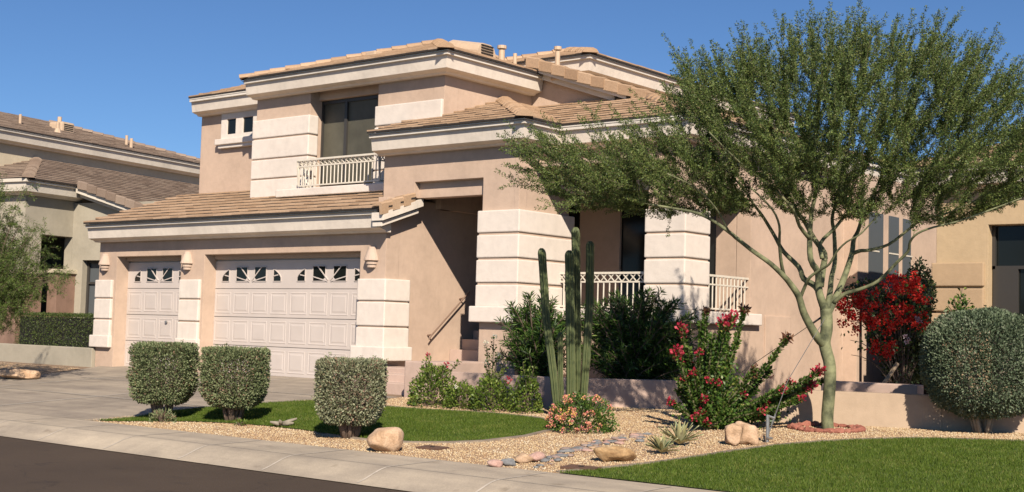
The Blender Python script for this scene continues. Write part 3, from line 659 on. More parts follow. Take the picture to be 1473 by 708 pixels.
garage_door(-26.43, -24.04, 4, True); garage_door(-23.24, -18.40, 8)
mb = MB()
for a,b in ((-26.45,-24.04),(-23.22,-18.42)): mb.box(a+.002,b-.002,18.20,18.262,3.01,3.099)
part('door_header', mb, M['wall'])
# roofs -----------------------------------------------------------
SL = 1/3
def roof(name, faces, ridge=(), rakes=(), eaves=(), root=house, tm='tile', fm='fascia', gm='gutter', seed=3, expo=.34):
    mb = MB()
    for k,(poly,org,up,z0,sl) in enumerate(faces): tiles(mb, poly, org, up, z0, sl, seed=seed+k, expo=expo)
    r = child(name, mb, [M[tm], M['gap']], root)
    if ridge or rakes:
        for k,(a,b) in enumerate(ridge): m_ = MB(); caps(m_, a, b, seed=seed+k); child('ridge_tiles', m_, M[tm], r)
        for k,(a,b,o) in enumerate(rakes): m_ = MB(); rakecaps(m_, a, b, o, seed=seed+k); child('rake_tiles', m_, M[tm], r)
    if eaves:
        m_ = MB()
        for p in eaves: sweep(m_, p, gut=1)
        child('fascia', m_, [M[fm], M[gm]], r)
    return r
# garage roof
z = 3.84
roof('roof', [([(-27.24,17.52),(-17.42,17.52),(-17.42,18.41),(-18.31,18.41),(-18.31,19.32),(-23.32,19.32),(-23.32,20.22),(-27.24,20.22)], (-27.24,17.52), (0,1), z, SL)],
     rakes=[((-17.48,17.50,z+.01),(-17.48,18.40,z+.31),(1,0))],
     eaves=[[(-27.20,17.95,3.80),(-17.62,17.95,3.80)]])
mb = MB()   # raking fascia boards on the right gable end
def rakeboard(m_, A, B, o, w=.12, top=-.03, bot=-.16, t0=.0, mi=0):
    A = Vector(A); B = Vector(B); o = Vector((o[0],o[1],0)); Z = Vector((0,0,1)); vs = []
    for p in (A,B):
        for u,v in ((t0,top),(t0+w,top),(t0+w,bot),(t0,bot)): vs.append(p+o*u+Z*v)
    m_.add(vs, [(0,1,5,4),(1,2,6,5),(2,3,7,6),(3,0,4,7),(3,2,1,0),(4,5,6,7)], mi)
rakeboard(mb, (-17.73,17.53,3.80), (-17.73,18.62,3.80+.363), (1,0), .31, -.02, -.17); rakeboard(mb, (-17.73,17.56,3.81), (-17.73,18.55,3.81+.33), (1,0), .25, -.20, -.285)
rakeboard(mb, (-17.73,17.58,3.80), (-17.73,18.52,3.80+.32), (1,0), .20, -.10, -.24)
part('rake_board', mb, M['fascia'], fixn=True)
# upper left roof + bay/main roof (hip)
zA = 7.09
roof('roof', [([(-26.52,19.80),(-23.3,19.80),(-23.3,23.0),(-26.52,23.0)], (-26.52,19.80), (0,1), zA, SL)],
     eaves=[[(-26.48,20.2,7.05),(-23.0,20.2,7.05)]], seed=20)
XL, XR, YB = -23.38, -17.16, 29.
hw = (XR-XL)/2; xm = (XL+XR)/2
roof('roof', [([(XL,18.88),(XR,18.88),(xm,18.88+hw)], (XL,18.88), (0,1), zA, SL),
              ([(XR,18.88),(XR,YB),(xm,YB),(xm,18.88+hw)], (XR,18.88), (-1,0), zA, SL),
              ([(XL,18.88),(xm,18.88+hw),(xm,YB),(XL,YB)], (XL,18.88), (1,0), zA, SL)],
     ridge=[((XR-.02,18.86,zA+.03),(xm,18.88+hw,zA+hw*SL+.03)), ((XL,18.88,zA+.03),(xm,18.88+hw,zA+hw*SL+.03)), ((xm,18.88+hw,zA+hw*SL+.02),(xm,YB,zA+hw*SL+.02))],
     eaves=[[(-23.34,19.3,7.05),(-17.58,19.3,7.05),(-17.58,22.05,7.05)]], seed=30)
# catslide to the right with raking edge
sl2 = .338
roof('roof', [([(-17.5,21.70),(-11.62,21.70),(-11.62,30),(-17.5,30)], (-11.62,21.70), (-1,0), 5.42, sl2)],
     rakes=[((-11.7,21.74,5.45),(-17.45,21.74,5.45+5.75*sl2),(0,-1))], seed=40)
mb = MB()
rk = lambda x: 5.42+(-11.62-x)*sl2
rakeboard(mb, (-14.9,22.1,rk(-14.9)), (-17.5,22.1,rk(-17.5)), (0,-1), .34, -.02, -.19); rakeboard(mb, (-15.3,22.1,rk(-15.3)), (-17.5,22.1,rk(-17.5)), (0,-1), .17, -.19, -.31)
part('rake_board', mb, M['fascia'], fixn=True)
# porch roof
zp = 5.39
roof('roof', [([(-18.40,17.98),(-14.45,17.98),(-17.58,21.11),(-17.58,19.30),(-18.40,19.30)], (-18.40,17.98), (0,1), zp, SL),
              ([(-14.45,17.98),(-14.45,19.05),(-17.5,22.1),(-17.58,22.1),(-17.58,21.11)], (-14.45,17.98), (-1,0), zp, SL),
              ([(-14.45,19.05),(-11.62,19.05),(-14.67,22.1),(-17.5,22.1)], (-14.45,19.05), (0,1), zp, SL),
              ([(-11.62,19.05),(-11.62,21.72),(-14.29,21.72)], (-11.62,19.05), (-1,0), zp, SL)],
     ridge=[((-14.43,17.96,zp+.03),(-17.5,21.03,zp+.03+3.05*SL)), ((-11.60,19.03,zp+.03),(-14.2,21.63,zp+.03+2.58*SL))],
     eaves=[[(-18.36,18.4,5.35),(-14.87,18.4,5.35),(-14.87,19.45,5.35),(-12.04,19.45,5.35),(-12.04,30,5.35)]], seed=50)
# rear upper block
YB0 = 22.9; XB = -16.75; zb = 7.56
mb = MB(); mb.voxwall('x', YB0, YB0+.2, -20.6, XB, 6.5, zb-.05); mb.voxwall('y', XB-.25, XB, YB0+.201, 32, 5.8, zb-.05); part('upper_wall', mb, M['quoin'], fixn=True)
XB2 = XB+.42; yb = YB0-.42; h2 = 2.3
roof('roof', [([(XB2-2*h2,yb),(XB2,yb),(XB2-h2,yb+h2)], (XB2-2*h2,yb), (0,1), zb, .30), ([(XB2,yb),(XB2,33),(XB2-h2,33),(XB2-h2,yb+h2)], (XB2,yb), (-1,0), zb, .30),
              ([(XB2-2*h2,yb),(XB2-h2,yb+h2),(XB2-h2,33),(XB2-2*h2,33)], (XB2-2*h2,yb), (1,0), zb, .30)],
     ridge=[((XB2,yb,zb+.03),(XB2-h2,yb+h2,zb+.03+h2*.3)), ((XB2-2*h2,yb,zb+.03),(XB2-h2,yb+h2,zb+.03+h2*.3)), ((XB2-h2,yb+h2,zb+h2*.3+.02),(XB2-h2,33,zb+h2*.3+.02))],
     eaves=[[(-20.6,YB0+.1,zb-.04),(-20.6,YB0,zb-.04),(XB,YB0,zb-.04),(XB,32,zb-.04)]], seed=60)
# roof vents
m_ = MB(); vx, vy = -18.75, 21.75; zt = zA+(XR-vx)*SL
prof = [(-.30,0),(-.30,.16),(-.24,.29),(-.12,.35),(.12,.35),(.24,.29),(.30,.16),(.30,0)]
n = len(prof); X1 = vx+.15; X0 = vx-.75
m_.add([(X1,vy+p[0],zt-.08+p[1]) for p in prof]+[(X0,vy+p[0],zt+.1+p[1]) for p in prof], [(i,i+1,n+i+1,n+i) for i in range(n-1)]+[tuple(range(n-1,-1,-1))])
v_ = part('roof_vent', m_, M['vent'], fixn=True)
m_ = MB()
for k in range(5): m_.box(X1+.001,X1+.02,vy-.2,vy+.2,zt-.02+k*.058,zt+.005+k*.058)
child('vent_louvre', m_, M['dark'], v_)
def pipe(x, y, zb_, zt_, r, cap=True, flare=False):
    m_ = MB(); m_.tube([(x,y,zb_),(x,y,zt_)], r, 10)
    if flare: m_.tube([(x,y,zb_-.05),(x,y,zb_+.03),(x,y,zb_+.16)], [r*2.6,r*2.2,r*1.15], 10)
    p = part('vent_pipe', m_, M['vent'])
    if cap: q = MB(); q.tube([(x,y,zt_+.03),(x,y,zt_+.10)], r*1.5, 10); q.tube([(x,y,zt_+.0),(x,y,zt_+.03)], r*.6, 6); child('pipe_cap', q, M['vent'], p)
pipe(-18.55,22.2,7.45,7.83,.07); pipe(-18.25,22.3,7.4,7.74,.045,False); pipe(-16.80,21.95,7.0,7.56,.055,True,True)
m_ = MB(); m_.box(-20.9,-20.6,20.3,20.6,7.58,7.72,0,.03); part('roof_vent', m_, M['vent'])
# slit windows on the side
mb = MB()
for a,b in ((26.24,26.95),(27.26,27.78),(28.02,28.45)): mb.box(-11.74,-11.70,a,b,2.45,4.35)
sw = part('window', mb, M['slit'], label='row of tall narrow grey side windows')
for a in (26.24,27.26,28.02): mb = MB(); mb.box(-11.70,-11.69,a,a+.5,3.52,3.55); child('glazing_bar', mb, M['ivory'], sw)
# base moulding blocks on the side wall
mb = MB(); mb.box(-12.04,-12.01,22.35,23.35,.5,2.05); part('wall_panel', mb, M['wall'])

# ================================================================== PLANTER WALLS
def wallpath(name, pts, w, zt, mat, label, cat='wall', bot=-.1):
    mb = MB(); n = len(pts); L = []; R = []
    for i, p in enumerate(pts):
        def nr(a,b): d = Vector((b[0]-a[0],b[1]-a[1])).normalized(); return Vector((-d.y,d.x))
        o = nr(pts[max(i-1,0)], pts[max(i-1,0)+1]); o2 = nr(pts[min(i,n-2)], pts[min(i,n-2)+1]); m = (o+o2); m = m/(1+o.dot(o2)); 
        L.append((p[0],p[1])); R.append((p[0]+m.x*w,p[1]+m.y*w))
    for i in range(n-1): mb.prism([L[i],L[i+1],R[i+1],R[i]], float(min(T(*L[i]),T(*L[i+1])))+bot, zt if not hasattr(zt,'__len__') else zt[i])
    return tag(obj(name, mb, mat, fixn=True), label, cat)
wallpath('planter_wall', [(-14.88,16.45),(-12.5,16.50),(-12.05,16.75),(-11.15,17.75),(-11.0,18.4)], .2, .93, M['plant2'], 'low pink stucco planter wall behind the roses and cactus')
mb = MB(); mb.box(-15.62,-14.885,16.35,17.9,.35,1.08,0,.02); tag(obj('planter_pier', mb, M['plant2']), 'pink stucco end block of the planter wall left of the roses', 'wall')
mb = MB()
for k,(x0,x1,y0,z1) in enumerate(((-17.6,-15.64,16.9,.66),(-17.62,-15.66,17.25,.80),(-17.64,-15.64,17.6,.90))): mb.box(x0,x1,y0,y0+.7,.4,z1,0,.015)
tag(obj('walkway_steps', mb, M['plant2']), 'low pink steps between garage corner and planter end block', 'steps')
wallpath('planter_wall', [(-8.75,16.72),(-6.75,17.50),(-5.6,18.15),(-3.2,19.2)], .22, .93, M['plant'], 'low tan stucco retaining wall behind the slender tree')
mb = MB(); mb.box(-9.0,-7.5,18.5,18.75,.4,1.02,0,.015); tag(obj('garden_wall', mb, M['plant2']), 'short pink raised wall under the scarlet climber', 'wall')

# ================================================================== RIGHT HOUSE
rh = thing('house', (-7, 24, .5), 'sandy stucco house partly behind the round bush at right', 'house')
mb = MB(); mb.voxwall('x', 24.0, 24.35, -9.38, 3, .3, 4.75, [(-8.42,-6.2,.9,3.80)]); mb.voxwall('y', -9.38, -9.1, 24.352, 34, .3, 4.75); child('wall', mb, M['rwall'], rh, fixn=True)
mb = MB()
for a,b in ((2.68,3.11),(2.22,2.64),(1.76,2.18),(1.2,1.72)): mb.box(-9.45,-8.48,23.93,24.2,a,b,0,.02)
child('quoin_blocks', mb, M['rquoin'], rh)
mb = MB(); mb.box(-8.42,-6.2,24.27,24.30,.9,3.79); wn = child('window', mb, M['glass'], rh); 
mb = MB(); mb.box(-8.40,-7.95,24.2,24.262,.95,3.0); mb.box(-8.42,-8.36,24.2,24.268,3.0,3.79); mb.box(-8.42,-6.2,24.2,24.262,3.0,3.06); mb.box(-7.4,-7.34,24.2,24.262,.95,3.0); child('window_frame', mb, M['frame'], wn)
roof('roof', [([(-9.8,23.58),(4,23.58),(0,27.58),(-5.8,27.58)], (-9.8,23.58), (0,1), 4.85, SL), ([(-9.8,23.58),(-5.8,27.58),(-5.8,30),(-9.8,34)], (-9.8,23.58), (1,0), 4.85, SL)],
     ridge=[((-9.8,23.58,4.88),(-5.8,27.58,6.21))], eaves=[[(-9.38,34,4.81),(-9.38,24,4.81),(3,24,4.81)]], root=rh, seed=70)
mb = MB(); mb.box(-11.71,-9.1,27.6,27.7,.4,2.6)
for k in range(17): mb.box(-11.7+.155*k,-11.57+.155*k,27.57,27.599,.4,2.61)
tag(obj('added_dark_gate', mb, M['gate']), 'added gate, near black for the shade in the gap between two houses', 'gate')  # added gate, its dark colour stands in for the shaded gap

# ================================================================== LEFT HOUSE (turned 12 degrees)
an = math.radians(12); nh = thing('house', (-32.4, 20.9, .5), 'olive grey house with brown tile roof behind the garage', 'house'); nh.rotation_euler = (0,0,an)
def npart(name, mb, mats, label=None, fixn=False):
    o = obj(name, mb, mats, nh, False, fixn); mb_off = Vector((0,0,-.5)); o.data.transform(Matrix.Translation(mb_off)); return o
mb = MB(); mb.voxwall('x', .35, .65, -.803, 3.6, .2, 4.9, [(-.38,.45,.6,3.28)]); mb.voxwall('y', -1.1, -.8, -1.403, .648, .2, 5.2, [(-.79,.35,.19,3.93)])
mb.voxwall('x', -1.4, -1.1, -9, -1.103, .2, 5.2)
mb.box(-4,-1.12,1.6,1.8,.2,4.6); mb.box(-4,-1.12,-1.0,1.6,3.96,4.1); mb.box(-3.9,-3.7,-1,1.6,.2,4)
npart('wall', mb, M['nwall'], fixn=True)
mb = MB(); mb.box(-.98,-.62,-.32,.60,.3,2.88); mb.box(-9,-.72,-1.62,-1.405,.3,2.80); mb.box(-.82,-.68,-1.40,-.80,.3,2.80); npart('stone_veneer', mb, M['stone'])
mb = MB(); mb.box(-1.04,-.56,-.38,.66,2.88,3.0,0,.02); mb.box(-9,-.64,-1.70,-1.40,2.80,2.93,0,.02); mb.box(-.84,-.62,-1.40,-.76,2.80,2.928,0,.02); npart('stone_ledge', mb, M['nwall2'])
mb = MB(); mb.box(-.38,.45,.60,.63,.6,3.28); w_ = npart('window', mb, M['slit'])
mb = MB(); mb.box(-.38,-.31,.54,.598,.6,3.28); mb.box(-.31,.45,.54,.598,2.62,2.68); mb.box(-.31,.45,.54,.598,3.21,3.28); o = obj('window_frame', mb, M['frame'], w_); o.data.transform(Matrix.Translation((0,0,-.5)))
mb = MB(); mb.voxwall('y', -4.5, -4.2, -3.5, 10.6, 5.2, 7.1); npart('upper_wall', mb, M['nwall2'], fixn=True)
M['nfas'] = stucco('grey_fascia', (.66,.59,.49), .08, .35, .008)
def nroof(faces, ridge=(), rakes=(), eaves=(), seed=1):
    mb = MB()
    for k,(poly,org,up,z0,sl) in enumerate(faces): tiles(mb, poly, org, up, z0, sl, seed=seed+k)
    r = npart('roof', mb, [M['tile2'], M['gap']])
    for k,(a,b) in enumerate(ridge): m_ = MB(); caps(m_, a, b, seed=seed+k); o = obj('ridge_tiles', m_, M['tile2'], r); o.data.transform(Matrix.Translation((0,0,-.5)))
    for k,(a,b,o_) in enumerate(rakes): m_ = MB(); rakecaps(m_, a, b, o_, seed=seed+k); o = obj('rake_tiles', m_, M['tile2'], r); o.data.transform(Matrix.Translation((0,0,-.5)))
    m_ = MB()
    for p in eaves: sweep(m_, p, gut=1)
    o = obj('fascia', m_, [M['nfas'], M['nfas']], r); o.data.transform(Matrix.Translation((0,0,-.5))); return r
nroof([([(-.37,-1.76),(-.37,-.05),(3.6,-.05),(3.6,13),(-4.2,13),(-4.2,2.07)], (3.6,-1.76), (-1,0), 5.36-3.97*.29, .29), ([(-9,-1.76),(-.37,-1.76),(-4.2,2.07),(-9,2.07)], (-9,-1.76), (0,1), 5.36, .29)],
      ridge=[((-.37,-1.76,5.39),(-4.1,1.97,5.39+3.73*.29))], rakes=[((3.6,-.01,5.38-3.97*.29),(-.30,-.01,5.40),(0,-1))], eaves=[[(-9,-1.4,5.32),(-.8,-1.4,5.32),(-.8,.42,5.32)]], seed=80)
mb = MB(); rakeboard(mb, (3.5,.35,5.33-3.87*.29), (-.42,.35,5.33), (0,-1), .34, -.03, -.17); rakeboard(mb, (3.4,.35,5.33-3.77*.29), (-.42,.35,5.33), (0,-1), .17, -.17, -.28); npart('rake_board', mb, M['nfas'], fixn=True)
zu = 7.20; XU = -3.79; YU = 11.0; HW = 4.6
nroof([([(XU,-3.9),(XU,YU),(XU-HW,YU-HW),(XU-HW,-3.9+HW)], (XU,-3.9), (-1,0), zu, .28)],
      ridge=[((XU,YU,zu+.03),(XU-HW,YU-HW,zu+.03+HW*.28)), ((XU,-3.9,zu+.03),(XU-HW,-3.9+HW,zu+.03+HW*.28))], eaves=[[(-4.2,-3.5,zu-.04),(-4.2,10.6,zu-.04)]], seed=90)
def npipe(x, y, h, r, kind=0):
    z = zu+(XU-x)*.28; m_ = MB(); m_.tube([(x,y,z-.05),(x,y,z+h)], r, 8)
    if kind: m_.tube([(x,y,z-.03),(x,y,z+.18)], [r*3,r*1.5], 8)
    npart('vent_pipe', m_, M['vent'])
npipe(-5.6,2.6,.34,.045); npipe(-4.9,3.5,.38,.05,1); npipe(-5.2,6.9,.38,.05); npipe(-4.6,6.5,.36,.055)
x,y = -6.0,4.9; z = zu+(XU-x)*.28; m_ = MB(); m_.box(x-.5,x+.12,y-.28,y+.28,z-.05,z+.34,0,.07); m_.tube([(x-.2,y-.1,z+.3),(x-.2,y-.1,z+.52)], .07, 8); v_ = npart('roof_vent', m_, M['vent'])
m_ = MB()
for k in range(4): m_.box(x+.121,x+.13,y-.2,y+.2,z+.05+k*.06,z+.08+k*.06)
o = obj('vent_louvre', m_, M['dark'], v_); o.data.transform(Matrix.Translation((0,0,-.5)))
# low wall in front of it
mb = MB(); mb.box(-34,-27.16,17.86,18.06,.2,.96,0,.015); tag(obj('garden_wall', mb, M['nwall']), 'low grey green stucco wall under the clipped hedge at left', 'wall')

# ================================================================== PLANTS
def stemleaves(path, dens, rad, leaf, out=.7, f0=.1):
    """leaf arrays round a path (list of points)"""
    P = np.array([list(p) for p in path], float); seg = np.linalg.norm(np.diff(P,axis=0),axis=1); cum = np.concatenate([[0],np.cumsum(seg)]); n = max(3,int(cum[-1]*dens))
    s = rng.uniform(f0*cum[-1],cum[-1],n); Q = np.stack([np.interp(s,cum,P[:,i]) for i in range(3)],1); i = np.clip(np.searchsorted(cum,s)-1,0,len(seg)-1); d = unit(np.diff(P,axis=0))[i]
    r = unit(np.cross(d, rng.normal(size=(n,3)))); 
    return leafV(Q+r*rng.uniform(0,rad,(n,1)), r*out+d*.6+rng.normal(0,.25,(n,3)), rng.uniform(.7,1.3,n)*leaf[0], rng.uniform(.8,1.2,n)*leaf[1])
def boxbush(name, c, hx, hz, zc, yaw, nleaf, mat, label, group=None, stems=None, exp=5., leaf=(.03,.016), cat='bush', shape=None, inner=.78, bark='bark', taper=.0):
    root = thing(name, (c[0],c[1],float(T(*c))), label, cat, group)
    u = rng.normal(size=(nleaf,3)) if exp < 3 else rng.uniform(-1,1,(nleaf,3)); e = exp
    if exp >= 3:
        ax = rng.integers(0,3,nleaf); u[np.arange(nleaf),ax] = np.sign(u[np.arange(nleaf),ax])
    nrm = (np.abs(u)**e).sum(1)**(1/e); P = u/nrm[:,None]; P *= (inner+(1.01-inner)*rng.uniform(0,1,(nleaf,1))**.6)
    P[:,2] = np.sign(P[:,2])*np.abs(P[:,2]); dn = unit(P*np.array([1,1,1.])+rng.normal(0,.55,(nleaf,3)))
    sc = 1-taper*np.clip(-P[:,2],0,1)**3; lump = 1+.035*np.sin(P[:,0]*7+c[0]*3)*np.sin(P[:,1]*6+P[:,2]*8)
    X = P[:,0]*hx*sc*lump; Y = P[:,1]*hx*sc*lump; Z = P[:,2]*hz*lump; cy, sy = math.cos(yaw), math.sin(yaw)
    Q = np.stack([c[0]+X*cy-Y*sy, c[1]+X*sy+Y*cy, zc+Z],1); D = np.stack([dn[:,0]*cy-dn[:,1]*sy, dn[:,0]*sy+dn[:,1]*cy, dn[:,2]+.25],1)
    npmesh('foliage', leafV(Q, D, rng.uniform(.7,1.35,nleaf)*leaf[0], rng.uniform(.8,1.2,nleaf)*leaf[1]), 4, mat, root)
    st_n = 90; SL_ = []
    for k in range(st_n):
        i_ = int(rng.integers(0,nleaf)); q_ = Q[i_]; d_ = unit(np.array([D[i_,0],D[i_,1],abs(D[i_,2])+.4])); l_ = rng.uniform(.03,.085); SL_.append(stemleaves([q_, q_+d_*l_*.5, q_+d_*l_], 220, .006, (leaf[0]*.9,leaf[1]*.8), .8, 0))
    npmesh('stray_shoots', np.concatenate(SL_), 4, mat, root)
    core = MB(); z0 = float(T(*c))
    for k in range(stems or 7):
        a = rng.uniform(0,6.28); r = rng.uniform(.02,.09); p0 = Vector((c[0]+r*math.cos(a), c[1]+r*math.sin(a), z0-.03)); r2 = hx*rng.uniform(.3,.75)
        p1 = p0+Vector((math.cos(a)*.05,math.sin(a)*.05,.18)); p2 = Vector((c[0]+r2*math.cos(a),c[1]+r2*math.sin(a),zc+hz*rng.uniform(-.3,.5)))
        core.tube([p0,p1,(p1+p2)/2+Vector((0,0,.05)),p2], [.035,.028,.018,.008], 6)
    for k in range(160):
        a = rng.uniform(0,6.28); b = rng.uniform(.5,.95)*hx; zz = zc+hz*rng.uniform(-.85,.9); p = Vector((c[0]+b*.35*math.cos(a),c[1]+b*.35*math.sin(a),zz-.1)); q = Vector((c[0]+b*math.cos(a),c[1]+b*math.sin(a),zz))
        core.tube([p,q], [.006,.002], 3, 0, False)
    child('stem', core, M[bark], root, smooth=True); return root
YW = math.radians(39)
def addpx(px, t): return W(px[0], px[1], t)
def bb(cx, pxl, pxr, ytop, ybot, base, mat, label, seed):
    t = -base[0]*.63076+base[1]*.77337; w = (pxr-pxl)/FPX*t*.885; zt = W((pxl+pxr)/2, ytop, t)[2]; zb_ = W((pxl+pxr)/2, ybot, t)[2]; c = W((pxl+pxr)/2, 550, t)
    return boxbush('trimmed_bush', (c[0],c[1]), w/2*.97, (zt-zb_)/2, (zt+zb_)/2, YW, 27000, mat, label, 'square trimmed bushes along the walk', exp=14, leaf=(.034,.019), taper=.34, inner=.62, stems=16)
bb(0,188,283,495,579,(-15.93,11.95),M['sageg'],'square trimmed green bush nearest the driveway',1)
bb(0,289,387,502,584,(-14.95,12.25),M['sageg'],'square trimmed bush in the middle of the row of three',2)
bb(0,452,559,518,608,(-12.3,11.9),M['sage'],'square trimmed silvery bush beside the tan boulder',3)
# clipped hedge left
root = thing('hedge', (-28.6,18.2,.5), 'clipped dark green hedge behind the low grey wall', 'hedge')
n = 16000; P = np.stack([rng.uniform(-31.0,-27.25,n), rng.uniform(18.1,18.95,n), rng.uniform(.7,1.76,n)],1); k = rng.integers(0,3,n); P[k==0,1] = 18.1+rng.uniform(0,.06,(k==0).sum()); P[k==1,2] = 1.74-rng.uniform(0,.05,(k==1).sum()); P += rng.normal(0,.012,P.shape)
npmesh('foliage', leafV(P, rng.normal(size=(n,3))+np.array([0,-.5,.5]), .035, .02), 4, M['hedge'], root)
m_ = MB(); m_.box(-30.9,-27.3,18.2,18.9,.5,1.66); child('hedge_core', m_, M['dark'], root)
# round bush
c = (-6.22,17.42); t = -c[0]*.63076+c[1]*.77337; cc = W(1414,530,t)
root = boxbush('round_bush', (cc[0],cc[1]), 82/FPX*t, 82/FPX*t*.93, W(1414,523,t)[2], YW, 50000, M['round'], 'large grey green bush clipped to a ball by the retaining wall', exp=2.5, leaf=(.036,.022), inner=.75, stems=9, bark='stemg', taper=.05)
# generic leafy clump
def clump(P0, n, leaf, mat, root, spread=(.3,.3,.3), up=.5, name='foliage'):
    P = np.asarray(P0)[None]+rng.normal(size=(n,3))*np.array(spread)*.5
    return leafV(P, rng.normal(size=(n,3))+np.array([0,0,up]), rng.uniform(.7,1.3,n)*leaf[0], rng.uniform(.8,1.2,n)*leaf[1])
def bez(a, b, bend, n=7):
    a = Vector(a); b = Vector(b); c = Vector(bend); return [a*(1-t)**2+c*2*t*(1-t)+b*t*t for t in [i/(n-1) for i in range(n)]]
# oleanders
def oleander(cx, w, d, zb_, zt, ns, label, seedv):
    root = thing('oleander_shrub', (cx[0],cx[1],zb_), label, 'shrub'); L = []; m_ = MB()
    for k in range(ns):
        a = rng.uniform(0,6.28); r = rng.uniform(0,.35); b = Vector((cx[0]+r*math.cos(a)*w*.4, cx[1]+r*math.sin(a)*d*.4, zb_)); a2 = rng.uniform(0,6.28); R = math.sqrt(rng.uniform(0,1))
        hgt = zb_+(zt-zb_)*rng.uniform(.35,1.0)*(1-.22*R*R); e = Vector((cx[0]+R*w/2*math.cos(a2), cx[1]+R*d/2*math.sin(a2), hgt)); p = bez(b,e,(b.x*.75+e.x*.25,b.y*.75+e.y*.25,zb_+(hgt-zb_)*.7)); m_.tube(p, [.012]*6+[.004], 4); 
        L.append(stemleaves(p, 95, .02, (.125,.02), .75, .25))
    child('stem', m_, M['bark'], root); npmesh('foliage', np.concatenate(L), 4, M['ole'], root); return root
# behind the planter wall, in front of the porch
oleander((-13.75,17.55), 1.5, .9, .55, 2.36, 130, 'dark green oleander in front of the left porch pier', 1)
oleander((-12.35,18.45), 2.5, 1.1, .55, 2.42, 260, 'broad dark oleander hedge below the porch railing', 2)
# cactus
root = thing('column_cactus', (-11.5,15.5,float(T(-11.5,15.5))), 'tall ribbed column cactus with five stems behind the lantana', 'cactus')
def column(path, r, ribs=7):
    N = 26; P = np.array(path); s = np.linspace(0,1,len(P)); S = np.concatenate([np.linspace(0,1-r*1.4/np.linalg.norm(P[-1]-P[0]),N-10,endpoint=False), 1-(r*1.4/np.linalg.norm(P[-1]-P[0]))*(1-np.sin(np.linspace(0,np.pi/2,10)))]); C = np.stack([np.interp(S,s,P[:,i]) for i in range(3)],1); m_ = MB(); nn = ribs*8; vs = []; fs = []; L = np.linalg.norm(P[-1]-P[0])
    for i in range(N):
        dtop = (1-S[i])*L; k = math.sqrt(max(0.0, 1-max(0,1-dtop/(r*1.3))**2)); rr = r*(.72+.28*min(1,S[i]*3))*k+.002; rr *= 1+.03*math.sin(S[i]*40)
        for j in range(nn):
            a = 2*math.pi*j/nn; q = abs(math.cos(a*ribs/2))**.8; R = rr*(.68+.36*q); vs.append((C[i][0]+R*math.cos(a), C[i][1]+R*math.sin(a), C[i][2]))
    for i in range(N-1):
        for j in range(nn): fs.append((i*nn+j, i*nn+(j+1)%nn, (i+1)*nn+(j+1)%nn, (i+1)*nn+j))
    fs.append(tuple(range((N-1)*nn, N*nn))); m_.add(vs, fs)
    st = child('stem', m_, M['cactus'], root, smooth=True)
    a_ = MB()
    for j in range(ribs):
        a = 2*math.pi*j/ribs
        pts = []
        for i in range(1,N-1):
            dtop = (1-S[i])*L; k = math.sqrt(max(0.0, 1-max(0,1-dtop/(r*1.3))**2)); rr = (r*(.72+.28*min(1,S[i]*3))*k+.002)*(1+.03*math.sin(S[i]*40))*1.045; pts.append((C[i][0]+rr*math.cos(a), C[i][1]+rr*math.sin(a), C[i][2]))
        a_.tube(pts, .004, 3)
    child('spines', a_, M['areole'], st)
tc = 19.2
for pts, r in (([(801,596),(796,540),(786,460),(779,357)],.054), ([(820,596),(821,540),(820,450),(819,360)],.061), ([(830,596),(830,520),(829,430),(828,327)],.058), ([(838,594),(843,520),(848,440),(849,347)],.055), ([(809,596),(806,540),(806,478)],.036)):
    off = {0:-.02,1:-.1,2:.12,3:.02,4:.1}[len(root.children)%5]; column([W(x,y,tc+off) for x,y in pts], r)
# lantana
def clumpbush(name, c, w, d, h, nl, leaf, mat, label, cat, flowers=(), group=None, fm=None, fs=.05, nst=14):
    root = thing(name, (c[0],c[1],float(T(*c))), label, cat, group); z0 = float(T(*c)); u = rng.normal(size=(nl,3)); u[:,2] = np.abs(u[:,2]); u = unit(u)*rng.uniform(.45,1.0,(nl,1))**.5
    lump = 1+.13*np.sin(u[:,0:1]*6+c[0]*5)*np.sin(u[:,1:2]*5+u[:,2:3]*5+c[1]); P = u*lump*np.array([w/2,d/2,h])+np.array([c[0],c[1],z0+.01])
    npmesh('foliage', leafV(P, u+rng.normal(0,.6,(nl,3))+np.array([0,0,.3]), rng.uniform(.7,1.3,nl)*leaf[0], rng.uniform(.8,1.2,nl)*leaf[1]), 4, mat, root)
    m_ = MB()
    for k in range(nst):
        a = rng.uniform(0,6.28); r = rng.uniform(.3,.8); m_.tube([(c[0],c[1],z0-.02),(c[0]+w*.2*r*math.cos(a),c[1]+d*.2*r*math.sin(a),z0+h*.4),(c[0]+w*.45*r*math.cos(a),c[1]+d*.45*r*math.sin(a),z0+h*.85)], [.01,.007,.003], 5)
    child('stem', m_, M['bark'], root)
    return root
def flower(root, p, r, n, mat, name='flower', up=.4):
    P = np.asarray(p)[None]+unit(rng.normal(size=(n,3)))*r*rng.uniform(.2,.9,(n,1)); D = unit(P-np.asarray(p)[None])+np.array([0,0,up])
    return npmesh(name, leafV(P, D, r*.7, r*.6), 4, mat, root)
lc = (-10.35,14.25); root = clumpbush('lantana_bush', lc, .95, .8, .47, 3600, (.04,.022), M['shrub'], 'mound of pink and yellow lantana flowers at the cactus foot', 'flowering shrub')
for k in range(72):
    a = rng.uniform(0,6.28); e = math.acos(rng.uniform(.02,1)); d = Vector((math.sin(e)*math.cos(a), math.sin(e)*math.sin(a), math.cos(e)))
    if d.y > .4 and d.z < .6: d.y = -d.y
    flower(root, (lc[0]+d.x*.49, lc[1]+d.y*.42, float(T(*lc))+d.z*.48+.02), rng.uniform(.022,.035), 24, M['lant'])
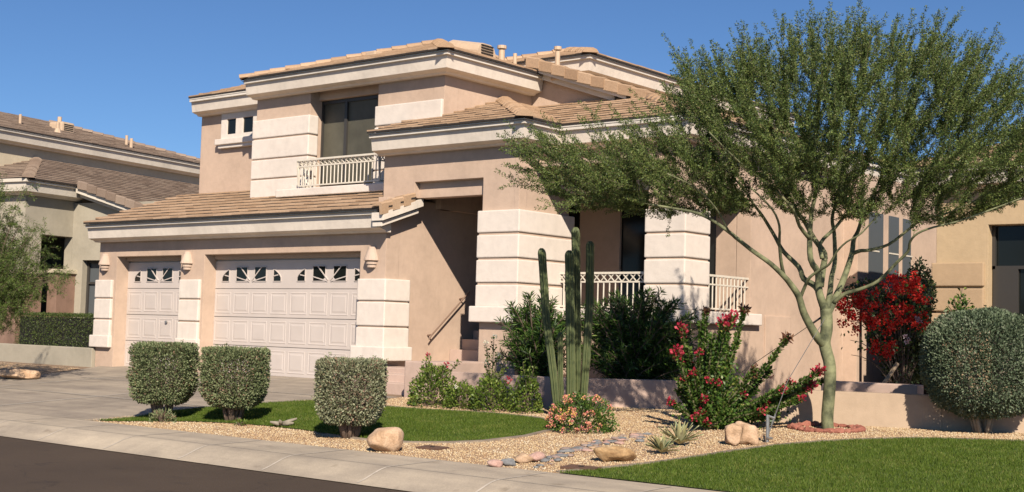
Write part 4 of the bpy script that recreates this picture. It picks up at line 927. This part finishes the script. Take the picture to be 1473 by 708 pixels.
# roses: (pixel x range, height)
def rose(c, w, h, n, label, flowers, tall=()):
    root = clumpbush('rose_bush', c, w, w*.8, h, n, (.045,.028), M['rose'], label, 'rose bush', group=None); z0 = float(T(*c)); m_ = MB(); L = []
    for dx,dy,hh in tall:
        p = bez((c[0],c[1],z0+.1),(c[0]+dx,c[1]+dy,z0+hh),(c[0]+dx*.3,c[1]+dy*.3,z0+hh*.6)); m_.tube(p, [.007]*6+[.003], 4); L.append(stemleaves(p, 70, .03, (.045,.028), .8, .35))
    if tall: child('cane', m_, M['twig'], root); npmesh('cane_leaves', np.concatenate(L), 4, M['rose'], root)
    for dx,dy,hh,mt,r in flowers: flower(root, (c[0]+dx,c[1]+dy,z0+hh), r, 26, M[mt])
rose((-14.22,15.55), .85, .66, 2900, 'rose bush with two dark red blooms by the steps', [(-.03,-.1,.80,'crim',.04),(.28,.0,.66,'crim',.045),(.10,-.1,.5,'whitep',.02)], [(-.03,-.1,.78),(.28,0,.64),(-.2,.0,.72),(.45,.1,.72),(.12,.1,.66)])
rose((-13.60,15.55), .62, .38, 1500, 'low dense rose bush with one pale bud', [(.05,-.2,.34,'whitep',.03)])
rose((-13.05,15.6), .78, .5, 2300, 'yellow green rose bush with tall canes of white blooms', [(.02,0,1.12,'whitep',.04),(-.18,.05,1.02,'whitep',.04),(-.12,0,.72,'whitep',.045),(.10,0,.86,'whitep',.035)], [(.02,0,1.1),(-.18,.05,1.0),(-.12,0,.7),(.22,.1,.85),(.10,0,.84),(.3,0,.7)])
rose((-12.35,15.6), .5, .60, 1500, 'upright rose bush with one maroon bloom beside the cactus', [(-.30,-.1,.47,'crim',.05)], [(-.1,0,.75),(.12,0,.7)])
# agaves
def agave(c, n, L, label):
    root = thing('agave', (c[0],c[1],float(T(*c))), label, 'agave', 'striped agaves in the gravel'); z0 = float(T(*c)); A = MB(); B = MB()
    for k in range(n):
        a = k*2.4+rng.uniform(-.2,.2); el = math.radians(20+60*k/n+rng.uniform(-6,6)); l_ = L*rng.uniform(.8,1.1); d = Vector((math.cos(a)*math.cos(el),math.sin(a)*math.cos(el),math.sin(el))); s = Vector((-math.sin(a),math.cos(a),0)); base = Vector((c[0],c[1],z0+.02)); nrm = s.cross(d)*-1
        w = .026; st = []
        for q,(t_,ww) in enumerate(((0,.6),(.3,1),(.6,.85),(.85,.4),(1,.03))):
            p = base+d*l_*t_+Vector((0,0,-.05*t_*t_))+nrm*.0; st.append((p,ww*w))
        for mb_,k1,lift in ((A,1.0,0),(B,.55,.004)):
            vs = []
            for p,ww in st: vs += [p-s*ww*k1+Vector((0,0,.008+lift)), p+Vector((0,0,lift-.004*(1 if k1 == 1 else 0))), p+s*ww*k1+Vector((0,0,.008+lift))]
            mb_.add(vs, [(3*i,3*i+3,3*i+4,3*i+1) for i in range(4)]+[(3*i+1,3*i+4,3*i+5,3*i+2) for i in range(4)])
    child('leaf_margin', A, M['agave'], root); child('leaf', B, M['agavec'], root)
agave((-8.30,13.0), 30, .27, 'smaller striped agave in front of its twin'); agave((-8.52,13.75), 36, .34, 'taller striped agave left of the square tan rock')
# bushy sprouts
clumpbush('weed', (-15.85,11.62), .42, .3, .16, 350, (.05,.015), M['sageg'], 'small grey green sprout at the foot of the first trimmed bush', 'weed')
clumpbush('weed', (-14.55,11.98), .22, .15, .07, 120, (.04,.015), M['rose'], 'tiny green weed at the foot of the middle trimmed bush', 'weed')
# red flowering shrub
rb = (-9.15,15.35); root = thing('flowering_shrub', (rb[0],rb[1],float(T(*rb))), 'spiky arching shrub with crimson flower heads before the tree', 'flowering shrub')
ts = -rb[0]*.63076+rb[1]*.77337; base = Vector((rb[0],rb[1],float(T(*rb)))); sm = MB(); L = []
tips = [((981,472),1),((974,505),1),((1006,507),1),((1040,461),1),((1054,455),1),((1071,446),2),((1015,449),2),((1086,530),3),((1108,532),3),((1133,487),2),((1181,533),1),((1167,556),1),((1187,545),0),((1153,574),1),((964,578),1),((984,544),1),((998,536),1),((1020,546),1),((1035,551),1),((1068,568),1),((1102,581),1),((1095,592),1),((1009,591),1),((1016,612),1),((1030,521),1),((990,500),0),((1062,490),0),((1000,560),0),((1050,520),0),((975,560),0),((1137,551),1),((1165,548),1),((1140,560),0),((1048,500),0),((1025,480),0),((1080,590),0),((985,595),0),((1120,600),0),((1033,575),0),((1060,545),0),((1045,470),1),((1008,462),0),((990,520),1),((1012,575),1),((1145,577),0),((1055,605),1),((1125,560),1),((1000,600),1),((1028,590),0),((975,545),0),((1090,560),0),((1110,575),1),((1160,560),0),((1070,600),0)]
for k,((x,y),kind) in enumerate(tips):
    dd = rng.uniform(-.55,-.1) if kind == 1 else rng.uniform(-.35,.4); e = Vector(W(x,y,ts+dd)); 
    if e.z < float(T(e.x,e.y))+.12: e.z = float(T(e.x,e.y))+.12
    ctrl = base*.55+e*.45; ctrl.z = base.z+.12+(e.z-base.z)*.22
    if abs(x-1040) < 25: ctrl.z = base.z+(e.z-base.z)*.5
    p = bez(base+Vector((rng.uniform(-.1,.1),rng.uniform(-.1,.1),0)), e, ctrl, 9); sm.tube(p, [.018]*7+[.012,.008], 6); L.append(stemleaves(p, 420, .012, (.055,.03), .9, .12))
    if kind == 1:
        r = .062 if k in (0,1,3,4,10,11) else .048
        flower(root, e, r*1.15, 34, M['crim']); 
        if k in (0,1,3,4,10,11): flower(root, e-(e-ctrl).normalized()*.07, r*1.1, 30, M['crim'])
    elif kind == 2:
        P = np.array(e)[None]+rng.normal(0,.02,(34,3)); npmesh('leaf_rosette', leafV(P, rng.normal(size=(34,3))+np.array([0,0,.6]), .09, .035), 4, M['maroon'], root)
    elif kind == 3: flower(root, e, .05, 30, M['maroon'], 'flower_bud'); flower(root, e-Vector((0,0,.08)), .045, 24, M['maroon'], 'flower_bud')
for (x_,y_,rx_,ry_,n_) in ((1045,592,46,18,900),(1012,568,30,24,350),(1042,540,22,36,350),(1095,596,34,12,300)):
    Q_ = np.array([W(x_+rx_*rng.normal()*.5, y_+ry_*rng.normal()*.5, ts+rng.normal(0,.22)) for _ in range(n_)]); Q_[:,2] = np.maximum(Q_[:,2], base.z+.03); L.append(leafV(Q_, rng.normal(size=Q_.shape)+np.array([0,0,.5]), .055, .03))
child('stem', sm, M['twig'], root); npmesh('foliage', np.concatenate(L), 4, M['shrub'], root)
# scarlet climber
tb = 21.2; root = thing('scarlet_climber', tuple(W(1290,560,tb)), 'scarlet flowering climber against the side wall, with two pale pink blooms', 'climbing plant')
L = []; F = []; sm = MB(); b0 = Vector(W(1300,556,tb)); b0.z = .5
for (x,y,rx,ry,n) in ((1290,470,45,50,2600),(1322,425,24,42,1500),(1300,520,32,38,1800),(1245,425,32,22,900),(1270,490,18,30,500),(1325,500,22,45,1200),(1322,388,16,18,140)):
    for _ in range(n):
        a = rng.uniform(0,6.28); r = math.sqrt(rng.uniform(0,1)); L.append(W(x+rx*r*math.cos(a), y+ry*r*math.sin(a), tb+.15+rng.normal(0,.16)))
L = np.array(L); npmesh('foliage', leafV(L, rng.normal(size=L.shape)+np.array([0,0,.3]), rng.uniform(.04,.075,len(L)), .035), 4, M['bougl'], root)
for k in range(40):
    x,y = rng.uniform(1215,1340), rng.uniform(395,520); e = Vector(W(x,y,tb+rng.normal(0,.15))); sm.tube(bez(b0,e,(b0.x*.6+e.x*.4,b0.y*.6+e.y*.4,e.z)), [.018,.014,.012,.01,.008,.006,.004], 5)
child('stem', sm, M['bark'], root)
for (x,y,rx,ry,n) in ((1222,444,20,14,9),(1232,462,18,14,7),(1245,430,22,14,8),(1262,446,26,14,10),(1290,412,20,14,8),(1305,422,24,15,9),(1328,428,14,10,5),(1275,470,26,14,8),(1322,455,18,14,6),(1302,452,18,14,6),(1272,494,18,10,5),(1279,506,9,8,3),(1257,500,8,8,2),(1215,432,10,8,3),(1285,398,10,5,2),(1212,460,9,9,3),(1336,468,8,9,3),(1250,458,20,12,6),(1318,402,12,8,4)):
    for _ in range(n):
        a = rng.uniform(0,6.28); r = math.sqrt(rng.uniform(0,1)); c_ = W(x+rx*r*math.cos(a), y+ry*r*math.sin(a), tb-.34+rng.normal(0,.09)); m = 32
        F.append(leafV(c_[None]+rng.normal(0,.036,(m,3)), rng.normal(size=(m,3)), .042, .036))
G_ = np.array([W(rng.uniform(1208,1338), rng.uniform(395,505), tb-.42+rng.normal(0,.08)) for _ in range(170)]); npmesh('foliage', leafV(G_, rng.normal(size=G_.shape)+np.array([0,-.3,.4]), .07, .045), 4, M['shrub'], root)
F = np.concatenate(F); npmesh('scarlet_blossom', F, 4, M['red'], root)
for x,y,r in ((1323,462,.05),(1319,458,.035),(1303,484,.035),(1304,492,.04),(1307,489,.03)): flower(root, W(x,y,tb-.35), r, 30, M['pinkp'])
# thin vine plant by the right house
root = thing('vine', tuple(W(1380,520,23.2)), 'sparse leafy vine rising behind the round bush', 'vine'); L = []; sm = MB(); b0 = Vector(W(1378,470,23.2))
for x,y in ((1384,415),(1372,428),(1396,432),(1364,440),(1402,445),(1380,440),(1388,425)):
    e = Vector(W(x,y,23.2+rng.normal(0,.1))); p = bez(b0,e,(b0+e)/2+Vector((0,0,.1))); sm.tube(p, .008, 4); L.append(stemleaves(p, 60, .05, (.075,.05), .8, .2))
child('stem', sm, M['bark'], root); npmesh('foliage', np.concatenate(L), 4, M['shrub'], root)

# ------------------------------------------------------------------ big tree
TB = W(1191,616,17.45); root = thing('shade_tree', tuple(TB), 'slender multi limbed tree with a wide feathery green crown', 'tree')
t0 = 17.45
def LP(pts, d0, d1): return [Vector(W(x,y,t0+d0+(d1-d0)*i/(len(pts)-1))) for i,(x,y) in enumerate(pts)]
limbs = [
 ([(1191,622),(1190,600),(1192,575),(1194,545),(1193,522),(1189,507),(1186,492),(1189,475),(1189,458),(1188,444)],0,0,.083,.082),
 ([(1187,497),(1177,487),(1168,473),(1156,450),(1149,427),(1138,410),(1128,398),(1108,379),(1080,359),(1041,328),(1007,308),(970,300),(934,294)],0,-.9,.066,.012),
 ([(1189,452),(1181,428),(1173,412),(1156,401),(1149,384),(1127,362),(1114,339),(1097,311),(1085,295),(1068,270),(1040,240)],0,.8,.055,.010),
 ([(1188,450),(1178,420),(1177,393),(1166,373),(1165,336),(1168,303),(1173,280),(1176,240),(1172,200),(1180,150)],0,-.5,.06,.010),
 ([(1180,412),(1184,385),(1186,365),(1172,345),(1158,320),(1147,305),(1135,280),(1118,240),(1095,190),(1075,150)],-.05,.6,.05,.010),
 ([(1189,448),(1194,420),(1196,399),(1201,376),(1200,336),(1197,314),(1204,286),(1215,250),(1222,200),(1230,150)],0,.5,.045,.010),
 ([(1189,455),(1200,432),(1211,408),(1221,380),(1226,362),(1228,345),(1234,333),(1241,311),(1249,294),(1265,260),(1290,210),(1310,170)],0,1.0,.055,.010),
 ([(1224,366),(1237,361),(1250,360),(1278,352),(1306,331),(1329,315),(1360,308),(1400,290),(1440,270)],.35,-.5,.03,.008),
 ([(1198,437),(1215,423),(1238,416),(1264,404),(1289,379),(1306,362),(1309,348),(1320,336),(1343,327),(1380,318),(1430,300),(1470,285)],.05,-1.2,.03,.008),
 ([(1128,398),(1124,380),(1121,350),(1121,325),(1110,300),(1080,270)],-.3,-1.0,.028,.010),
 ([(1150,432),(1158,412),(1165,399),(1180,388),(1193,380),(1204,362),(1218,348),(1240,335),(1270,300)],-.1,-1.1,.026,.008),
 ([(1183,372),(1180,350),(1201,328),(1221,305),(1250,286),(1290,255),(1340,220)],-.1,.3,.032,.008),
 ([(1070,352),(1050,335),(1030,300),(1000,270),(960,250)],-.6,-1.6,.018,.007),
 ([(1166,345),(1150,325),(1140,300),(1110,270),(1060,230),(1020,190)],-.2,-1.4,.03,.008),
 ([(1204,290),(1220,262),(1240,220),(1262,170),(1280,120)],.3,-.8,.022,.007),
]
trk = MB(); nodes = []; ndir = []; nrad = []
for (pts,d0,d1,r0,r1) in limbs:
    p = LP(pts,d0,d1); q = []
    for i in range(len(p)-1):
        for k in range(3):
            t_ = k/3; a = p[max(i-1,0)]; b = p[i]; c_ = p[i+1]; d_ = p[min(i+2,len(p)-1)]
            q.append(.5*((2*b)+(c_-a)*t_+(2*a-5*b+4*c_-d_)*t_*t_+(3*b-a-3*c_+d_)*t_**3))
    q.append(p[-1]); rr = [r0+(r1-r0)*(i/(len(q)-1))**.8 for i in range(len(q))]
    trk.tube(q, rr, 10 if r0 > .04 else 7)
    if len(pts) > 10 and r0 > .09: continue
    for i in range(len(q)//3, len(q)):
        nodes.append(np.array(q[i])); ndir.append(np.array((q[min(i+1,len(q)-1)]-q[i-1]).normalized())); nrad.append(rr[i])
for i,(pts,d0,d1,r0,r1) in enumerate(limbs[:1]): pass
child('trunk', trk, [M['pale_bark']], root, smooth=True)
ENV = [(745,240),(785,268),(830,296),(900,304),(960,318),(1010,312),(1060,318),(1100,312),(1130,322),(1160,318),(1200,314),(1240,324),(1290,318),(1340,332),(1400,328),(1450,318),(1520,275),(1560,220),(1520,170),(1460,145),(1400,118),(1345,102),(1290,90),(1240,84),(1200,86),(1150,100),(1110,118),(1070,112),(1040,132),(1010,158),(985,186),(955,208),(920,222),(870,222),(800,228)]
def edgedist(x, y):
    d = 1e9
    for i in range(len(ENV)):
        a = np.array(ENV[i],float); b = np.array(ENV[(i+1)%len(ENV)],float); p = np.array((x,y)); t_ = np.clip(np.dot(p-a,b-a)/np.dot(b-a,b-a),0,1); d = min(d, np.linalg.norm(p-a-(b-a)*t_))
    return d
fork = np.array(W(1190,440,t0)); targets = []
while len(targets) < 540:
    x = rng.uniform(740,1560); y = rng.uniform(45,335)
    if not inpoly(np.array([x]),np.array([y]),ENV)[0]: continue
    D = 2.2*min(1, (edgedist(x,y)+22)/115); targets.append(W(x,y,t0+rng.uniform(-D,D*.9)))
targets.sort(key=lambda p: np.linalg.norm(p-fork)); tw = MB(); LV = []
NA = np.zeros((9000,3)); n0 = len(nodes); NA[:n0] = nodes; nn_ = n0
for tg in targets:
    d = np.linalg.norm(NA[:nn_]-tg,axis=1)+np.maximum(0,NA[:nn_,2]-tg[2]+.05)*1.6+np.maximum(0,np.linalg.norm(NA[:nn_]-fork,axis=1)-np.linalg.norm(tg-fork))*.8
    i = int(np.argmin(d)); s_ = NA[i]; ln = np.linalg.norm(tg-s_)
    ctrl = s_+ndir[i]*ln*.45+np.array([0,0,ln*.05]); p = bez(s_,tg,ctrl,6); r0 = min(nrad[i]*.7, .004+.007*ln); rr = [r0+(0.0028-r0)*k/5 for k in range(6)]
    tw.tube(p, rr, 4, 0, False)
    for k in (2,3,4,5):
        if nn_ < 9000: NA[nn_] = np.array(p[k]); ndir.append(unit(np.array(p[k]-p[k-1]))); nrad.append(rr[k]); nn_ += 1
    LV.append(stemleaves(p, 180, .028, (.031,.013), .85, .25))
    # arching shoots continuing outward and upward
    out = unit(tg-fork); out[2] = out[2]*1.0+.12; 
    for s in range(rng.integers(2,5)):
        l_ = rng.uniform(.35,.95); dr = unit(out*1.0+ndir[-1]*.3+rng.normal(0,.19,3)); e = tg+dr*l_; st = np.array(p[rng.integers(3,6)]); pp = bez(st,e,st+(unit(np.array(p[5]-p[3])))*l_*.4,5); tw.tube(pp, [.0035,.003,.0025,.002,.0012], 3, 0, False)
        LV.append(stemleaves(pp, 250, .018, (.029,.0125), .8, .05))
        for _ in range(2):
            a_ = Vector(pp[rng.integers(1,4)]); e2 = a_+Vector(unit(dr+rng.normal(0,.6,3)))*rng.uniform(.12,.28); LV.append(stemleaves([a_,(a_+e2)/2,e2], 220, .016, (.028,.0125), .8, .05)); tw.tube([a_,e2], [.002,.001], 3, 0, False)
# long outer shoots against the sky
for (bx,by),(ex,ey) in (((1040,160),(953,48)),((1075,130),(1108,52)),((1070,110),(1073,35)),((1120,110),(1127,20)),((1190,100),(1191,12)),((1215,100),(1238,18)),((1175,110),(1140,38)),((1270,110),(1292,28)),((1300,120),(1340,40)),((1340,140),(1418,58)),((1370,170),(1430,85)),((1400,200),(1473,122)),((1250,95),(1262,30)),((1160,95),(1170,30)),((1010,150),(985,68)),((1000,200),(905,128)),((960,210),(885,160)),((900,240),(762,188)),((820,250),(722,236)),((850,275),(770,300)),((900,290),(800,305)),((1310,140),(1370,52)),((1420,230),(1480,180)),((1230,110),(1220,22)),((1100,110),(1090,48)),((1040,130),(1030,62)))+tuple(((x_,y_),(x_+(x_-1190)*f_*.9,y_-(440-y_)*f_)) for x_,y_,f_ in [(float(xx),float(np.interp(xx,[960,1030,1110,1200,1290,1400,1500],[190,128,126,96,100,128,165]))+rng.uniform(0,22),rng.uniform(.13,.27)) for xx in rng.uniform(975,1480,46)]):
    t_ = t0+rng.uniform(-.9,.9); a = Vector(W(bx,by,t_)); b = Vector(W(ex,ey,t_+rng.uniform(-.3,.3))); p = bez(a,b,(a+b)/2+Vector((rng.normal(0,.05),rng.normal(0,.05),-.06)),8); tw.tube(p, [.007,.006,.005,.004,.003,.003,.002,.001], 4, 0, False); LV.append(stemleaves(p, 260, .018, (.030,.013), .8, 0))
    for k in range(7):
        a_ = Vector(p[rng.integers(1,6)]); dr = (b-a).normalized()+Vector(rng.normal(0,.45,3)); e2 = a_+dr.normalized()*rng.uniform(.12,.35); LV.append(stemleaves([a_,(a_+e2)/2,e2], 230, .016, (.028,.012), .8, .05)); tw.tube([a_,e2], [.002,.001], 3, 0, False)
child('twigs', tw, M['twig'], root); npmesh('crown', np.concatenate(LV), 4, M['treeleaf'], root)
# red stones round it
for k in range(22):
    a = 2*math.pi*k/22; cx_, cy_ = TB[0]-.02+.46*math.cos(a)*1.0, TB[1]+.36*math.sin(a)
    s = rng.uniform(.045,.07); bm = bmesh.new(); bmesh.ops.create_icosphere(bm, subdivisions=2, radius=1)
    for v in bm.verts: n_ = 1+.14*math.sin(v.co.x*4+k)+.1*math.sin(v.co.y*5+2*k+v.co.z*3); v.co = Vector((v.co.x*s*1.35*n_, v.co.y*s*n_, v.co.z*s*.7*n_))
    me = bpy.data.meshes.new('edging_stone'); bm.to_mesh(me); bm.free(); me.materials.append(M['brick']); o = link(bpy.data.objects.new('edging_stone', me)); o.location = (cx_,cy_,float(T(cx_,cy_))+.02); o.rotation_euler = (0,0,a+1.57+rng.normal(0,.2))
    tag(o, 'terracotta edging stone in the ring round the tree trunk', 'stone', 'terracotta stones round the tree')
# guy wires + stake
sp = W(1104,636,16.9); sx, sy = -7.80,14.6; sz = float(T(sx,sy)); st_ = thing('tree_stake', (sx,sy,sz), 'short galvanised stake in the gravel with a guy wire', 'stake')
m_ = MB(); m_.tube([(sx,sy,sz-.05),(sx,sy,sz+.34)], .022, 8); m_.tube([(sx-.01,sy,sz+.33),(sx+.09,sy+.02,sz+.30)], .016, 6); m_.tube([(sx,sy-.02,sz+.06),(sx+.08,sy-.02,sz+.06)], .016, 6); child('post', m_, M['metal'], st_)
m_ = MB(); m_.tube([(sx,sy,sz+.08), tuple(W(1133,548,16.9)), tuple(W(1188,456,17.4))], .0045, 4); m_.tube([(sx,sy,sz+.08), tuple(np.array((sx,sy,sz+.08))*.62+np.array(W(1133,548,16.9))*.38)], .011, 5); child('guy_wire', m_, M['metal'], st_)
m_ = MB(); m_.tube([tuple(W(1060,540,18.6)), tuple(W(1188,452,17.45))], .005, 4); m_.tube([tuple(W(1165,468,17.6)), tuple(W(1188,452,17.45))], .014, 5); tag(obj('guy_wire', m_, M['frame']), 'dark guy wire running left from the tree fork', 'wire')
# mesquite at left edge
def feathery(base, tipsrc, n, label, tcen, env, fk):
    root = thing('mesquite_tree', tuple(base), label, 'tree'); m_ = MB(); LV = []; A = Vector(base); F_ = Vector(W(*fk, tcen)); m_.tube(bez(A,F_,(A+F_)/2+Vector((.1,0,0)),6), [.07,.06,.055,.05,.045,.04], 8)
    for _ in range(n):
        while True:
            x,y = rng.uniform(-150,100), rng.uniform(225,500)
            if inpoly(np.array([x]),np.array([y]),env)[0]: break
        e = Vector(W(x,y,tcen+rng.normal(0,.5))); p = bez(F_,e,(F_+e)/2+Vector((0,0,.25)),8); m_.tube(p, [.02,.016,.013,.01,.008,.006,.004,.002], 4)
        for _ in range(12):
            a_ = Vector(p[rng.integers(3,8)]); d = Vector(unit(rng.normal(size=3)+np.array([.3,-.2,-.35]))); e2 = a_+d*rng.uniform(.15,.42)+Vector((0,0,-.05)); q = bez(a_,e2,(a_+e2)/2+Vector((0,0,.06)),5); LV.append(stemleaves(q, 150, .02, (.06,.010), .9, 0)); m_.tube(q, .0015, 3)
    child('trunk', m_, M['bark'], root, smooth=True); npmesh('crown', np.concatenate(LV), 4, M['mesq'], root)
be = W(-60,560,26.0); be[2] = .45
feathery(be, None, 250, 'feathery mesquite tree at the left edge before the grey house', 26.0, [(-150,250),(0,240),(40,275),(68,330),(85,375),(96,400),(80,430),(40,450),(10,480),(-20,470),(-150,480)], (-30,470))
# rocks
def rock(c, sx_, sy_, sz_, mat, label, cat='boulder', yaw=0., seed=1, sub=4, rough=.12, name='boulder', group=None, sink=.15, blocky=0):
    bm = bmesh.new(); bmesh.ops.create_icosphere(bm, subdivisions=sub, radius=1); rn = np.random.default_rng(seed); ph = rn.uniform(0,6.28,12); dirs = unit(rn.normal(size=(7,3)))
    for v in bm.verts:
        p = np.array(v.co); k = 1+rough*(math.sin(p[0]*2.3+ph[0])*math.sin(p[1]*2.7+ph[1])+.5*math.sin(p[2]*4.1+ph[2]+p[0]*3)+.25*math.sin(p[1]*8+ph[3])*math.sin(p[0]*7+ph[4]))
        q = p*k
        for d in dirs:
            h = float(q@d); lim = .80-.03*blocky
            if h > lim: q = q-d*(h-lim)*.8
        if blocky: q = q/((np.abs(unit(q))**5).sum()**.2)*.9
        v.co = Vector((q[0]*sx_, q[1]*sy_, q[2]*sz_))
    me = bpy.data.meshes.new(name); bm.to_mesh(me); bm.free(); me.polygons.foreach_set('use_smooth', [True]*len(me.polygons)); me.materials.append(mat); o = link(bpy.data.objects.new(name, me)); o.location = (c[0],c[1],float(T(*c))+sz_*(1-sink)); o.rotation_euler = (0,0,yaw)
    return tag(o, label, cat, group)
rock((-11.04,11.28), .235,.18,.165, M['rock'], 'smooth tan boulder beside the silvery trimmed bush', yaw=YW, seed=3, rough=.1)
rock((-8.03,14.15), .115,.12,.135, M['rock'], 'left half of the blocky tan rock pair before the crimson shrub', 'rock', YW, 5, blocky=4, rough=.16)
rock((-7.92,14.30), .125,.12,.155, M['rock'], 'right and taller rock of the blocky tan pair', 'rock', YW+.3, 8, blocky=4, rough=.16)
c_ = G(884,664); rock((c_[0],c_[1]), .24,.13,.095, M['rockd'], 'low golden brown rock by the stony dry streambed', 'rock', YW, 12, rough=.22)
rock((-25.0,14.75), .55,.3,.12, M['rock'], 'flat tan boulder at the left edge of the driveway', yaw=.3, seed=15)
# driftwood
m_ = MB(); b0 = Vector((-13.95,12.2,float(T(-13.95,12.2))+.04))
for d,l_ in (((.20,.02,.03),1),((-.16,.05,.02),1),((.08,-.10,.06),1),((-.10,-.10,.03),1),((.15,.12,.08),1)): m_.tube([b0,b0+Vector(d)*.6,b0+Vector(d)*1.1], [.035,.028,.012], 6)
tag(obj('driftwood', m_, M['stemg'], smooth=True), 'gnarled grey driftwood piece between the trimmed bushes', 'driftwood')
# dry streambed
spx = [(776,667),(800,658),(826,648),(850,642),(880,636),(905,632),(935,626)]
for k in range(80):
    u = k/79*(len(spx)-1); i = min(int(u),len(spx)-2); f = u-i; c_ = G(spx[i][0]*(1-f)+spx[i+1][0]*f+rng.normal(0,7), spx[i][1]*(1-f)+spx[i+1][1]*f+rng.normal(0,2.6)); r = rng.uniform(.028,.07)
    rock((c_[0],c_[1]), r*1.3, r*.9, r*.36, M['river'][int(rng.choice([0,0,1,1,1,2,3]))], 'flat rounded river stone in the dry streambed across the gravel', 'stone', rng.uniform(0,3), 100+k, 2, .14, 'river_stone', 'river stones of the dry streambed', .3)
for k,(x,y,r,mi) in enumerate(((714,669,.10,2),(731,667,.10,0),(752,663,.12,3),(772,661,.12,2))): c_ = G(x,y+3); rock((c_[0],c_[1]), r*.9, r*.75, r*.5, M['river'][mi], ('pinkish river stone nearest the sidewalk at the streambed end','grey river stone between the pinkish and the tan one','tan river stone right of the grey one at the streambed end','pale pink upright river stone right of the tan one')[k], 'stone', .4*k, 160+k, 3, .2, 'river_stone', 'river stones of the dry streambed', .25)
# utility covers
for (cx_,cy_,l_,lab) in ((G(622,646)[0],G(622,646)[1],.17,'rusty brown valve cover between the boulder and the streambed'),(G(836,675)[0],G(836,675)[1],.2,'rusty brown valve cover at the tip of the big lawn')):
    m_ = MB(); z_ = float(T(cx_,cy_)); m_.box(-l_,l_,-.11,.11,-.02,.012,0,.006)
    o = obj('valve_cover', m_, M['iron']); o.location = (cx_,cy_,z_+.015); o.rotation_euler = (.05,0,.05); tag(o, lab, 'valve cover')
    m_ = MB(); m_.box(-.03,.03,-.012,.012,.012,.018); q = obj('lift_slot', m_, M['dark'], o)
# posts by the climber
m_ = MB(); a = W(1238,560,21.0); b = W(1238,440,21.0); m_.tube([tuple(a-np.array([0,0,.3])), tuple(b)], .022, 8); tag(obj('trellis_post', m_, M['iron']), 'upright dark metal post beneath the scarlet blooms', 'post')
m_ = MB(); a = W(1262,566,20.6); b = W(1291,523,20.8); m_.tube([tuple(a), tuple(b)], .035, 6); tag(obj('wooden_stake', m_, M['wood']), 'leaning wooden stake under the scarlet climber', 'stake')

# ================================================================== CAMERA, LIGHT, SKY
cam = bpy.data.cameras.new('camera'); co = link(bpy.data.objects.new('camera', cam)); cam.sensor_width = 36; cam.lens = FPX/1473*36; cam.clip_end = 2000
co.matrix_world = Matrix(((CR[0],CU[0],-CF[0],0),(CR[1],CU[1],-CF[1],0),(CR[2],CU[2],-CF[2],H),(0,0,0,1))); SC.camera = co
sd = Vector((1.07,-1.0,1.03)).normalized(); el = math.asin(sd.z); rot = math.atan2(sd.x, sd.y)
su = bpy.data.lights.new('sun','SUN'); su.energy = 4.7; su.angle = math.radians(.53); su.color = (1.0,.90,.77); so = link(bpy.data.objects.new('sun', su)); so.rotation_euler = sd.to_track_quat('Z','Y').to_euler()
wd = bpy.data.worlds.new('World'); SC.world = wd; wd.use_nodes = True; nt = wd.node_tree; bg = nt.nodes['Background']
sk = nt.nodes.new('ShaderNodeTexSky'); sk.sky_type = 'NISHITA'; sk.sun_disc = False; sk.sun_elevation = el; sk.sun_rotation = rot; sk.air_density = 1.0; sk.dust_density = 0; sk.ozone_density = 5.0; sk.altitude = 1500
mx = nt.nodes.new('ShaderNodeMix'); mx.data_type = 'RGBA'; mx.blend_type = 'MULTIPLY'; mx.inputs[0].default_value = 1; mx.inputs[7].default_value = (.84,1,1.17,1)
nt.links.new(sk.outputs[0], mx.inputs[6]); nt.links.new(mx.outputs[2], bg.inputs['Color']); bg.inputs['Strength'].default_value = .058
SC.render.engine = 'CYCLES'; SC.view_settings.view_transform = 'Standard'; SC.view_settings.look = 'None'; SC.view_settings.exposure = .46; SC.view_settings.gamma = 1
SC.render.resolution_x = 1024; SC.render.resolution_y = 492
SC.cycles.max_bounces = 6; SC.cycles.diffuse_bounces = 1; SC.cycles.transparent_max_bounces = 4
